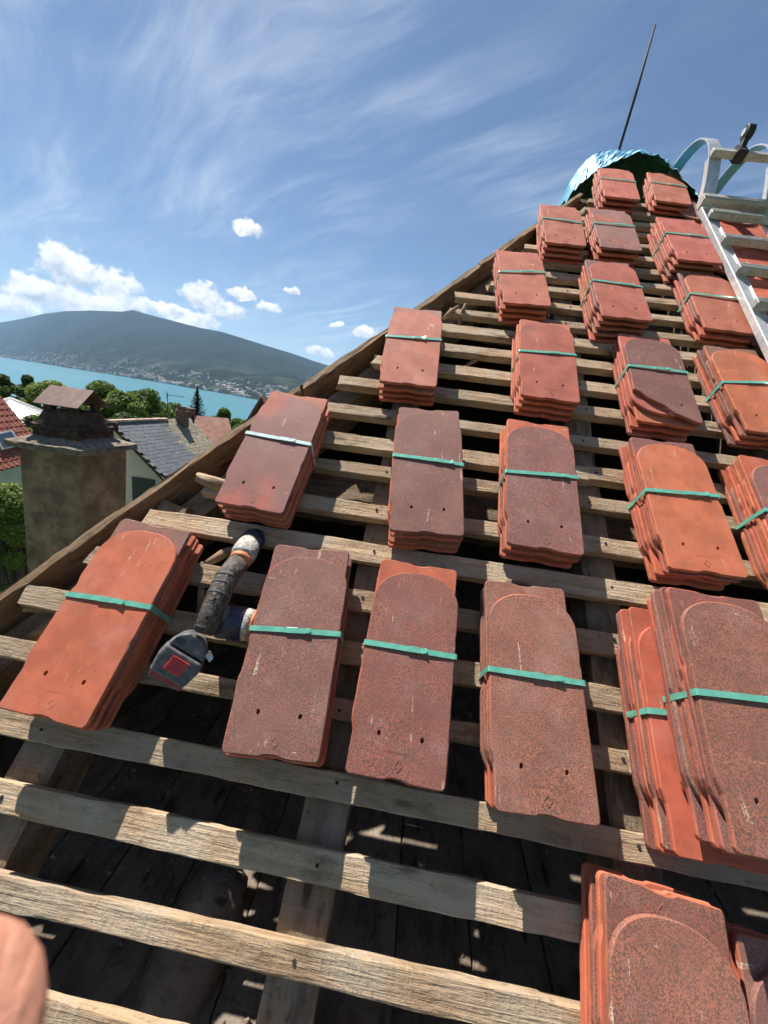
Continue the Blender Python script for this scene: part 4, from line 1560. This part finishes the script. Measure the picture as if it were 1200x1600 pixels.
# ------------------------------------------------------------------ neighbouring houses
M_SLATE = mat_plain('grey_slate', (0.115, 0.119, 0.127), 0.6, 0.3, 0, 0.2, 1.2, 0.15, 12, dirt=(0.16, 0.155, 0.15), dirt_amt=0.4)
M_LICHEN = mat_plain('lichened_slate', (0.235, 0.205, 0.15), 0.85, 0.2, 0, 0.35, 2.5, 0.4, 12, dirt=(0.09, 0.085, 0.075), dirt_amt=0.6)
M_CREAM = mat_plain('cream_wall', (0.58, 0.55, 0.46), 0.9, 0.1, 0, 0.08, 1.5)
M_SHUT = mat_plain('dark_green_shutter', (0.018, 0.045, 0.045), 0.5, 0.4, 0, 0.2, 6)
M_FASCIA = mat_plain('dark_fascia_wood', (0.055, 0.035, 0.025), 0.7, 0.3, 0, 0.3, 4)
M_REDTILE = mat_plain('red_roof_tile', (0.24, 0.07, 0.042), 0.75, 0.25, 0, 0.25, 3, dirt=(0.13, 0.06, 0.045), dirt_amt=0.5)
M_BROWNTILE = mat_plain('brown_roof_tile', (0.24, 0.12, 0.085), 0.8, 0.2, 0, 0.25, 1.5, 0.3, 6, dirt=(0.16, 0.10, 0.08), dirt_amt=0.5)
M_ZINC = mat_plain('zinc_sheet', (0.40, 0.40, 0.39), 0.5, 0.5, 0.3, 0.12, 2, dirt=(0.27, 0.26, 0.25), dirt_amt=0.4)
M_BRICK = mat_plain('chimney_brick', (0.16, 0.10, 0.075), 0.9, 0.1, 0, 0.35, 8, 0.4, 14)
M_GLASS = mat_plain('window_glass', (0.03, 0.04, 0.06), 0.08, 0.6, 0, 0.1)


def house_parts(root, p, m, name, fn, smooth=False):
    b3 = bmesh.new()
    fn(b3)
    for q in b3.verts:
        q.co -= root.location
    return bm_obj(name, b3, m, p, smooth)


# 1. slate roofed house: gable towards us, long slope on the right
P1 = Vector((-15.2, 18.6, CAM.z - 2.56))
hs = empty('slate_roofed_house', Matrix.Translation((P1.x, P1.y + 3.6, 0)))
tag(hs, 'cream house with a half dark, half lichened slate roof and dark green shutters', 'house')
bpy.context.view_layer.update()
LEN, HALF, DROP = 7.0, 4.2, 3.66
slope = math.atan2(DROP, HALF)
zE = P1.z - DROP


def f_wall(b3):
    y0, y1 = P1.y + 0.35, P1.y + LEN - 0.3
    w_ = HALF - 0.45
    zt_ = P1.z - DROP * (0.45 / HALF) * 0 - 0.12
    zw = P1.z - DROP * w_ / HALF - 0.12
    pr = [(-w_, 0), (w_, 0), (w_, zw), (0, zt_), (-w_, zw)]
    A = [b3.verts.new((P1.x + x, y0, z)) for x, z in pr]
    B = [b3.verts.new((P1.x + x, y1, z)) for x, z in pr]
    b3.faces.new(A)
    b3.faces.new(B[::-1])
    for k in range(5):
        b3.faces.new((A[k], B[k], B[(k + 1) % 5], A[(k + 1) % 5]))


house_parts(hs, hs, M_CREAM, 'wall', f_wall)


def f_deck(b3):
    for s_ in (-1, 1):
        q = [Vector((P1.x, P1.y, P1.z - 0.03)), Vector((P1.x, P1.y + LEN, P1.z - 0.03)), Vector((P1.x + s_ * HALF, P1.y + LEN, zE - 0.03)), Vector((P1.x + s_ * HALF, P1.y, zE - 0.03))]
        lo = [b3.verts.new(v_ - Vector((0, 0, 0.12))) for v_ in q]
        hi = [b3.verts.new(v_) for v_ in q]
        b3.faces.new(hi)
        b3.faces.new(lo)
        for k in range(4):
            b3.faces.new((lo[k], lo[(k + 1) % 4], hi[(k + 1) % 4], hi[k]))


rf = house_parts(hs, hs, M_FASCIA, 'roof', f_deck)
SL = math.hypot(HALF, DROP)
NR, NCX = 25, 19
sw, sh = LEN / NCX, SL / NR


def slate_mesh(mat):
    b3 = bmesh.new()
    box(b3, (0, 0, 0), (sw * 0.975, sh * 1.18, 0.03), None, 0.0)
    bmesh.ops.recalc_face_normals(b3, faces=b3.faces[:])
    me = bpy.data.meshes.new('slate')
    b3.to_mesh(me)
    b3.free()
    me.materials.append(mat)
    return me


SM = [slate_mesh(M_SLATE), slate_mesh(M_LICHEN)]
rs = random.Random(21)
for r in range(16):
    for c in range(NCX + (r % 2)):
        y = (c + 0.5 - 0.5 * (r % 2)) * sw
        if y < 0.12 or y > LEN - 0.12:
            continue
        edge = 0.60 + 0.05 * math.sin(r * 1.7)
        o = bpy.data.objects.new('slate', SM[1 if y / LEN > edge - 0.08 + 0.1 * rs.random() * (1 if r % 3 else 2) * 0.6 else 0])
        link(o, rf)
        d = (r + 0.5) * sh
        pos = Vector((P1.x + math.cos(slope) * d, P1.y + y, P1.z - math.sin(slope) * d + 0.035))
        o.matrix_basis = Matrix.Translation(pos - hs.location) @ Matrix.Rotation(slope - 0.035, 4, 'Y') @ Matrix.Rotation(-math.pi / 2 + rs.uniform(-.006, .006), 4, 'Z') @ Matrix.Translation((0, 0, rs.uniform(0, .008)))
# shared far slope as plain slates
house_parts(hs, rf, mat_plain('ridge_mortar', (0.48, 0.33, 0.27), 0.9, 0.1, 0, 0.3, 3), 'ridge_cap', lambda b3: [box(b3, (P1.x, P1.y + (k + .5) * LEN / 14, P1.z + 0.05 + 0.01 * (k % 2)), (0.30, LEN / 14 * 0.97, 0.12), None, 0.03) for k in range(9)])
for (yy, hh) in ((5.55, 1.0),):
    house_parts(hs, rf, M_BRICK, 'roof_chimney', lambda b3: (box(b3, (P1.x + 0.35, P1.y + yy, P1.z + 0.05), (0.55, 0.5, 0.9)), box(b3, (P1.x + 0.35, P1.y + yy, P1.z + 0.54), (0.7, 0.62, 0.08)), box(b3, (P1.x + 0.35, P1.y + yy, P1.z + 0.70), (0.35, 0.32, 0.24))))
y_w = P1.y + 0.35
sx0, sx1, sz0, sz1 = P1.x + 1.15, P1.x + 2.45, 2.9, 4.55
A_, B_ = at_y(207, 744, y_w), at_y(247, 785, y_w)
sx0, sx1, sz1 = A_.x, A_.x + 1.25, A_.z
sz0 = sz1 - 1.5
wn = house_parts(hs, hs, M_SHUT, 'window', lambda b3: box(b3, ((sx0 + sx1) / 2, y_w - 0.01, (sz0 + sz1) / 2), (sx1 - sx0 - 0.1, 0.05, sz1 - sz0 - 0.1)))
for k in range(2):
    xa = sx0 + k * (sx1 - sx0) / 2
    sh_ = house_parts(hs, wn, M_SHUT, 'shutter', lambda b3: [box(b3, (xa + (q + 0.5) * (sx1 - sx0) / 2 / 4, y_w - 0.05, (sz0 + sz1) / 2), ((sx1 - sx0) / 8 * 0.93, 0.035, sz1 - sz0)) for q in range(4)])
house_parts(hs, wn, M_CREAM, 'sill', lambda b3: box(b3, ((sx0 + sx1) / 2, y_w - 0.08, sz0 - 0.1), (sx1 - sx0 + 0.3, 0.2, 0.08)))

# television aerial on that house
ap = at_y(262, 648, P1.y + 6.2)
aer = empty('television_aerial', Matrix.Translation((ap.x, ap.y, P1.z - 0.4)))
tag(aer, 'thin television aerial standing beside the slate roof chimney', 'aerial')
b3 = bmesh.new()
topz = at_y(265, 615, P1.y + 6.2).z
tube(b3, [(0, 0, 0), (0, 0, topz - P1.z + 0.4)], 0.025, 6)
bm_obj('mast', b3, M_STEEL, aer)
b3 = bmesh.new()
bz = topz - P1.z + 0.4 - 0.1
dx = Vector((0.95, 0.25, -0.0)).normalized()
tube(b3, [dx * -0.1 + Vector((0, 0, bz)), dx * 0.95 + Vector((0, 0, bz))], 0.018, 6)
px_ = Vector((-dx.y, dx.x, 0))
for k in range(7):
    c = dx * (0.0 + k * 0.14) + Vector((0, 0, bz))
    tube(b3, [c - px_ * 0.22 + Vector((0, 0, 0.0)), c + px_ * 0.22], 0.010, 5)
for s_ in (-1, 1):
    tube(b3, [Vector((0, 0, bz)), Vector((0, 0, bz)) + px_ * 0.1 - dx * 0.12 + Vector((0, 0, s_ * 0.22))], 0.014, 5)
bm_obj('boom', b3, M_STEEL, aer)


def simple_house(name, label, ridge_a, ridge_b, half, drop, mroof, mwall, zground=0.0, tiles=None, over=0.35):
    """Gabled house: ridge from a to b, both slopes falling half outwards and drop down."""
    a, b_ = Vector(ridge_a), Vector(ridge_b)
    dr = (b_ - a).normalized()
    sd = Vector((dr.y, -dr.x, 0))
    root = empty(name, Matrix.Translation(((a.x + b_.x) / 2, (a.y + b_.y) / 2, zground)))
    tag(root, label, 'house')
    bpy.context.view_layer.update()
    def fw(b3):
        k = 1 - over / half
        pr = [(-half * k, zground - 3), (half * k, zground - 3), (half * k, a.z - drop * k - 0.1), (0, a.z - 0.1), (-half * k, a.z - drop * k - 0.1)]
        A = [b3.verts.new(Vector((a.x, a.y, 0)) + dr * over + sd * x + Vector((0, 0, z))) for x, z in pr]
        B = [b3.verts.new(Vector((b_.x, b_.y, 0)) - dr * over + sd * x + Vector((0, 0, z))) for x, z in pr]
        b3.faces.new(A)
        b3.faces.new(B[::-1])
        for q in range(5):
            b3.faces.new((A[q], B[q], B[(q + 1) % 5], A[(q + 1) % 5]))
    house_parts(root, root, mwall, 'wall', fw)
    def fr(b3):
        for s_ in (-1, 1):
            n = tiles or 1
            L_ = (b_ - a).length
            rows, per = (n, 8 * int(L_ / 0.6)) if tiles else (1, 1)
            grid = []
            for r_ in range(rows):
                for e_ in (0, 1):
                    t = (r_ + e_) / rows
                    line = []
                    for c_ in range(per + 1):
                        y_ = c_ / per
                        w_ = 0.03 * math.sin(c_ / per * L_ / 0.3 * 2 * math.pi) if tiles else 0
                        z_ = a.z - drop * t + w_ + (0.035 if e_ and tiles else 0)
                        line.append(b3.verts.new(a.lerp(b_, y_) * 1.0 + sd * (s_ * half * t) + Vector((0, 0, z_ - a.z))))
                    grid.append(line)
            for A, B in zip(grid, grid[1:]):
                for c_ in range(per):
                    b3.faces.new((A[c_], A[c_ + 1], B[c_ + 1], B[c_]))
    r_ = house_parts(root, root, mroof, 'roof', fr)
    md_ = r_.modifiers.new('thickness', 'SOLIDIFY')
    md_.thickness = 0.10
    md_.offset = -1
    return root, r_, sd, dr


# 2. red tiled house at the left edge with a skylight
redE = CAM + Vector((-15.834, 16.0, -4.054))                 # right end of the eave
rdd, rnn = Vector((-0.3197, 0.9475, 0)), Vector((-0.9475, -0.3197, 0))
redB = redE + rnn * 3.1 + Vector((0, 0, 4.55))
redA = redB - rdd * 9.0
red, redroof, rsd, rdr = simple_house('red_tiled_house', 'house with a red pantile roof and a skylight at the left edge', redA, redB, 3.1, 4.55, M_REDTILE, M_CREAM, 0.0, tiles=22)


def on_red(px, py, lift):
    nrm = (redB - redE).cross(rdd).normalized()
    d = ray(px, py)
    return CAM + d * ((redE - CAM).dot(nrm) / d.dot(nrm)) + (nrm if nrm.z > 0 else -nrm) * lift - red.location


bpy.context.view_layer.update()
SKQ = [(-14, 680), (14, 674), (29, 698), (-2, 705)]
q = [on_red(x_, y_, 0.0) for x_, y_ in SKQ] + [on_red(x_, y_, 0.14) for x_, y_ in SKQ]
sk = mesh_obj('skylight', q, [(4, 5, 6, 7), (0, 1, 5, 4), (1, 2, 6, 5), (2, 3, 7, 6), (3, 0, 4, 7)], M_ZINC, redroof)
q2 = [on_red(x_, y_, 0.16) for x_, y_ in ((-11, 682), (12, 677), (24, 696), (-1, 702))]
mesh_obj('pane', q2, [(0, 1, 2, 3)], M_GLASS, redroof)

# 3. grey metal pyramid roof behind it
gz = at_y(16, 621, 30.0)
gp = empty('metal_roofed_pavilion', Matrix.Translation((gz.x, gz.y, -1.5)))
tag(gp, 'pavilion with a pale grey ribbed metal pyramid roof, beyond the red tiled house', 'pavilion')
gh = gz.z + 1.5
b3 = bmesh.new()
ns, R_ = 28, 5.2
for k in range(ns):
    a0, a1 = 2 * math.pi * k / ns, 2 * math.pi * (k + 1) / ns
    p0, p1, pt = Vector((R_ * math.cos(a0), R_ * math.sin(a0), gh - 2.3)), Vector((R_ * math.cos(a1), R_ * math.sin(a1), gh - 2.3)), Vector((0, 0, gh))
    b3.faces.new([b3.verts.new(v_) for v_ in (p0, p1, pt)])
bmesh.ops.remove_doubles(b3, verts=b3.verts[:], dist=1e-4)
pr_ = bm_obj('roof', b3, M_ZINC, gp)
for k in range(ns):
    b4 = bmesh.new()
    a0 = 2 * math.pi * k / ns
    tube(b4, [(R_ * math.cos(a0), R_ * math.sin(a0), gh - 2.28), (0, 0, gh + 0.02)], 0.035, 5)
    bm_obj('seam', b4, M_ZINC, pr_)
b3 = bmesh.new()
box(b3, (0, 0, (gh - 2.4) / 2 - 1), (6.6, 6.6, gh - 2.4 + 2))
bm_obj('wall', b3, M_CREAM, gp)

# 4. brown roofed house beyond, with a small brick chimney and a dormer side
ba = at_y(302, 650, 42.0)
bb = at_y(352, 657, 44.0)
bb.z = ba.z
bro, broof, bsd, bdr = simple_house('brown_roofed_house', 'distant house with a faded brown roof behind the slate roof', ba, bb + (bb - ba) * 0.1, 5.2, 3.4, M_BROWNTILE, M_FASCIA, -2.0)
house_parts(bro, broof, M_BRICK, 'roof_chimney', lambda b3: (box(b3, ba + Vector((-0.6, 0, -0.2)), (1.1, 1.0, 1.6)), box(b3, ba + Vector((-0.6, 0, 0.68)), (1.25, 1.15, 0.16))))
# 5. steep red gable by the hip board
ga = at_y(408, 621, 34.0)
gb = ga + Vector((3.0, 8.0, 0))
simple_house('steep_gabled_house', 'steep russet roof end peeping over the hip board', ga, gb, 3.2, 4.6, M_BROWNTILE, M_FASCIA, -1.5)

# ------------------------------------------------------------------ trees
def mat_leaf(name, c1, c2):
    m, N, b = new_mat(name, 0.6, 0.25)
    g = N.n.new('ShaderNodeNewGeometry')
    r = g.outputs['Random Per Island']
    col = N.mix(r, c1, c2)
    N.l.new(col, b.inputs['Base Color'])
    tr = N.n.new('ShaderNodeBsdfTranslucent')
    N.l.new(N.mix(0.5, col, (c2[0] * 1.2, c2[1] * 1.3, c2[2] * 0.7)), tr.inputs['Color'])
    mx = N.n.new('ShaderNodeMixShader')
    mx.inputs[0].default_value = 0.3
    N.l.new(b.outputs[0], mx.inputs[1])
    N.l.new(tr.outputs[0], mx.inputs[2])
    out = [n for n in N.n if n.type == 'OUTPUT_MATERIAL'][0]
    N.l.new(mx.outputs[0], out.inputs[0])
    return m


LEAF = {'dark': mat_leaf('dark_leaves', (0.032, 0.07, 0.016), (0.08, 0.135, 0.03)),
        'mid': mat_leaf('green_leaves', (0.055, 0.105, 0.018), (0.13, 0.19, 0.038)),
        'light': mat_leaf('light_leaves', (0.09, 0.14, 0.022), (0.19, 0.25, 0.05)),
        'fir': mat_leaf('fir_needles', (0.012, 0.035, 0.018), (0.03, 0.062, 0.032))}
M_TRUNK = mat_plain('tree_bark', (0.10, 0.075, 0.055), 0.95, 0.1, 0, 0.3, 3, 0.5, 8)


def leaf_cloud(clumps, n, size, seed):
    """Leaf quads spread over the shells of overlapping clumps. clumps: (centre, radius)."""
    rg = np.random.default_rng(seed)
    vol = np.array([r ** 2 for c, r in clumps])
    idx = rg.choice(len(clumps), n, p=vol / vol.sum())
    C = np.array([tuple(c) for c, r in clumps])[idx]
    Rr = np.array([r for c, r in clumps])[idx]
    d = rg.normal(size=(n, 3))
    d /= np.linalg.norm(d, axis=1)[:, None]
    rr = Rr * (0.55 + 0.5 * rg.random(n) ** 0.6)
    P = C + d * rr[:, None] * np.array([1, 1, 0.85])
    nrm = d * 0.7 + rg.normal(size=(n, 3)) * 0.6 + np.array([0, 0, 0.35])
    nrm /= np.linalg.norm(nrm, axis=1)[:, None]
    t = np.cross(nrm, rg.normal(size=(n, 3)))
    t /= np.linalg.norm(t, axis=1)[:, None]
    s = np.cross(nrm, t)
    L = size * (0.6 + 0.8 * rg.random(n))[:, None]
    V = np.stack([P - t * L, P + s * L * 0.55, P + t * L, P - s * L * 0.55], axis=1).reshape(-1, 3)
    F = np.arange(n * 4).reshape(-1, 4)
    return V, F


def crown_mesh(name, V, F, mat, parent):
    me = bpy.data.meshes.new(name)
    me.vertices.add(len(V))
    me.vertices.foreach_set('co', V.ravel())
    me.loops.add(F.size)
    me.loops.foreach_set('vertex_index', F.ravel())
    me.polygons.add(len(F))
    me.polygons.foreach_set('loop_start', np.arange(0, F.size, 4))
    me.polygons.foreach_set('loop_total', np.full(len(F), 4))
    me.materials.append(mat)
    me.update()
    me.validate()
    return link(bpy.data.objects.new(name, me), parent)


def broadleaf(label, px, py, y, h, rx, mat, n, size, seed, zg=None, name='broadleaf_tree', group=None):
    """Tree whose top is seen at (px, py) at forward distance y."""
    top_ = at_y(px, py, y)
    rn = random.Random(seed)
    base = Vector((top_.x, top_.y, top_.z - h))
    root = empty(name, Matrix.Translation(base))
    tag(root, label, 'tree', group)
    cl = []
    for k in range(34):
        a = rn.uniform(0, 6.283)
        f = rn.random()
        zz = h * (0.34 + 0.56 * f)
        prof = math.sin(math.pi * min(1, 0.18 + 0.80 * f)) ** 0.7
        rr = rx * prof * rn.uniform(0.2, 1.0)
        cl.append((Vector((math.cos(a) * rr, math.sin(a) * rr, zz)), rx * rn.uniform(0.13, 0.33)))
    cl.append((Vector((0, 0, h - rx * 0.24)), rx * 0.24))
    V, F = leaf_cloud(cl, n, size, seed)
    crown_mesh('crown', V, F, LEAF[mat], root)
    b3 = bmesh.new()
    tube(b3, [(0, 0, -1.5), (0.05, 0, h * 0.3), (0, 0.08, h * 0.6), (0, 0, h * 0.85)], [h * 0.035, h * 0.028, h * 0.018, h * 0.006], 8)
    for k in range(6):
        c = cl[k][0]
        tube(b3, [(0, 0, h * rn.uniform(0.3, 0.5)), c * 0.55 + Vector((0, 0, h * 0.12)), c], [h * 0.014, h * 0.009, h * 0.004], 6)
    bm_obj('trunk', b3, M_TRUNK, root, smooth=True)
    return root


G_T = 'trees between the houses and the lake'
broadleaf('dark tree at the left edge above the metal pavilion roof', 2, 583, 40, 9, 2.6, 'dark', 18000, 0.132, 1, group=G_T)
broadleaf('dark lopsided tree standing alone before the lake, left of the sheet chimney cap', 42, 584, 38, 8, 1.9, 'dark', 16000, 0.112, 2, group=G_T)
broadleaf('light green tree just behind the sheet chimney cap', 82, 594, 36, 8, 3.2, 'light', 22000, 0.119, 3, group=G_T)
broadleaf('tall dark green tree directly right of the sheet chimney cap', 158, 592, 36, 9, 3.4, 'mid', 28000, 0.119, 4, group=G_T)
broadleaf('yellow-green tree between the chimney cap and the round pale tree', 184, 607, 33, 8, 3.0, 'light', 22000, 0.119, 5, group=G_T)
broadleaf('broad pale green tree behind the slate roof ridge', 232, 604, 40, 10, 4.3, 'mid', 36000, 0.132, 6, group=G_T)
broadleaf('low green tree in front of the pavilion, behind the chimney pot', 60, 645, 27, 6, 2.6, 'light', 18000, 0.099, 7, group=G_T)
broadleaf('small round dark tree on the lakeside behind the brown roof', 350, 636, 62, 9, 3.4, 'mid', 18000, 0.172, 8, group=G_T)
broadleaf('low shrubby tree at the far end of the brown roof', 385, 655, 60, 7, 3.0, 'mid', 12000, 0.172, 9, group=G_T)
broadleaf('reddish dark hedge tree on the slate ridge line', 195, 642, 30, 6, 2.4, 'dark', 16000, 0.106, 10, group=G_T)
broadleaf('lush light green bush beside the chimney shaft at the left edge', 12, 752, 8.6, 5.5, 1.5, 'light', 52000, 0.036, 11, name='garden_bush', group=None)
broadleaf('darker bush behind the chimney shaft', -20, 800, 10.5, 5, 2.0, 'mid', 40000, 0.043, 12, name='garden_bush')
# the spruce
st = at_y(308, 606, 46.0)
H_ = 9.0
fir = empty('spruce_tree', Matrix.Translation((st.x, st.y, st.z - H_)))
tag(fir, 'slender dark spruce standing before the lake, right of the aerial', 'tree', G_T)
rg = np.random.default_rng(5)
n = 9000
t_ = rg.random(n) ** 0.65
whorl = np.round(t_ * 20) / 20 + rg.normal(size=n) * 0.016
rmax = 3.4 * np.abs(whorl) ** 0.9 + 0.05
a_ = rg.random(n) * 6.283
lob = 0.5 + 0.5 * np.sin(a_ * 5 + np.round(t_ * 20) * 2.4)
r_ = rmax * np.sqrt(rg.random(n)) * lob
P = np.stack([r_ * np.cos(a_), r_ * np.sin(a_), H_ * (1 - whorl * 0.92) - 0.22 * r_], 1)
dirv = np.stack([np.cos(a_), np.sin(a_), -0.3 + 0 * a_], 1)
sv = np.stack([-np.sin(a_), np.cos(a_), rg.normal(size=n) * 0.4], 1)
V = np.stack([P - dirv * 0.16, P + sv * 0.05, P + dirv * 0.16, P - sv * 0.05], 1).reshape(-1, 3)
crown_mesh('crown', V, np.arange(n * 4).reshape(-1, 4), LEAF['fir'], fir)
b3 = bmesh.new()
tube(b3, [(0, 0, -1), (0, 0, H_ * 0.5), (0, 0, H_ * 0.99)], [0.2, 0.12, 0.02], 8)
bm_obj('trunk', b3, M_TRUNK, fir)

# ------------------------------------------------------------------ the photographer's finger in the corner
def mat_skin():
    m, N, b = new_mat('skin', 0.5, 0.4)
    p, r = obj_coord(N)
    n = N.noise(p, 60, 4, 0.6)
    col = N.mix(N.rng(n, 0.35, 0.65), (0.46, 0.20, 0.125), (0.54, 0.25, 0.165))
    N.l.new(col, b.inputs['Base Color'])
    b.inputs['Subsurface Weight'].default_value = 0.15
    b.inputs['Subsurface Radius'].default_value = (0.008, 0.003, 0.002)
    cre = N.noise(N.mapping(p, scale=(60, 60, 700), rot=(0.7, 0.4, 0.2)), 1.0, 4, 0.6, 0.8)
    bump(N, b, N.m('ADD', N.noise(p, 500, 3), N.m('MULTIPLY', cre, 2.5)), 0.5, 0.0008)
    return m


def cam_pt(x, y, z):
    """Point in camera axes: right, down, forward (metres)."""
    return CAM + Vector(MC @ np.array([x, y, z]))


def skin_body(name, joints, edges, mat, root_i=0, sub=2):
    me = bpy.data.meshes.new(name)
    me.from_pydata([tuple(j[0]) for j in joints], edges, [])
    o = link(bpy.data.objects.new(name, me))
    md_ = o.modifiers.new('skin', 'SKIN')
    md_.use_smooth_shade = True
    for k, j in enumerate(joints):
        sv_ = me.skin_vertices[0].data[k]
        sv_.radius = (j[1], j[1])
        sv_.use_root = k == root_i
    s_ = o.modifiers.new('sub', 'SUBSURF')
    s_.levels = s_.render_levels = sub
    me.materials.append(mat)
    return o


zf = 0.062
def fp(px, py, z):
    return cam_pt((px - 600) / F_PX * z, (py - 800) / F_PX * z, z)
# index finger: tip shows in the corner; the rest of the hand is below and left of the frame
wrist = cam_pt(-0.115, 0.175, 0.030)
palm = cam_pt(-0.105, 0.125, 0.045)
J = [(palm, 0.026), (wrist, 0.024), (cam_pt(-0.112, 0.215, 0.02), 0.026)]
E_ = [(0, 1), (1, 2)]
def finger(pts):
    prev = 0
    for c, r in pts:
        J.append((c, r))
        E_.append((prev, len(J) - 1))
        prev = len(J) - 1
finger([(cam_pt(-0.088, 0.112, 0.058), 0.012), (fp(-420, 1900, 0.050), 0.0125), (fp(-260, 1770, 0.046), 0.0125), (fp(-125, 1650, 0.043), 0.0130), (fp(-75, 1605, 0.0425), 0.0115)])
finger([(cam_pt(-0.105, 0.098, 0.062), 0.0115), (cam_pt(-0.108, 0.075, 0.074), 0.0095), (cam_pt(-0.097, 0.064, 0.084), 0.0085)])
finger([(cam_pt(-0.121, 0.100, 0.058), 0.0110), (cam_pt(-0.126, 0.079, 0.070), 0.0090), (cam_pt(-0.116, 0.068, 0.080), 0.0080)])
finger([(cam_pt(-0.133, 0.108, 0.052), 0.0100), (cam_pt(-0.141, 0.090, 0.062), 0.0080), (cam_pt(-0.134, 0.080, 0.070), 0.0072)])
finger([(cam_pt(-0.083, 0.138, 0.038), 0.0130), (cam_pt(-0.066, 0.128, 0.036), 0.0115), (cam_pt(-0.052, 0.112, 0.034), 0.0100), (cam_pt(-0.046, 0.104, 0.033), 0.008)])
hand = skin_body('hand', J, E_, mat_skin())
tag(hand, 'fingertip of the hand holding the camera, blurred in the lower corner', 'hand')

# ------------------------------------------------------------------ haze over the lake
hzb = bmesh.new()
r = bmesh.ops.create_cube(hzb, size=1.0)
bmesh.ops.transform(hzb, matrix=Matrix.Translation((0, 0, (760 - 80) / 2)) @ Matrix.Diagonal((62000, 62000, 840, 1)), verts=r['verts'])
hm = bpy.data.materials.new('lake_haze')
hm.use_nodes = True
for nd in list(hm.node_tree.nodes):
    if nd.type == 'BSDF_PRINCIPLED':
        hm.node_tree.nodes.remove(nd)
pv = hm.node_tree.nodes.new('ShaderNodeVolumePrincipled')
pv.inputs['Color'].default_value = (0.42, 0.68, 1.0, 1)
pv.inputs['Density'].default_value = 0.000058
pv.inputs['Anisotropy'].default_value = 0.2
hm.node_tree.links.new(pv.outputs[0], [n for n in hm.node_tree.nodes if n.type == 'OUTPUT_MATERIAL'][0].inputs['Volume'])
haze = kind(bm_obj('haze', hzb, hm), 'stuff', 'thin pale haze over the lake and mountain')
haze['category'] = 'haze'
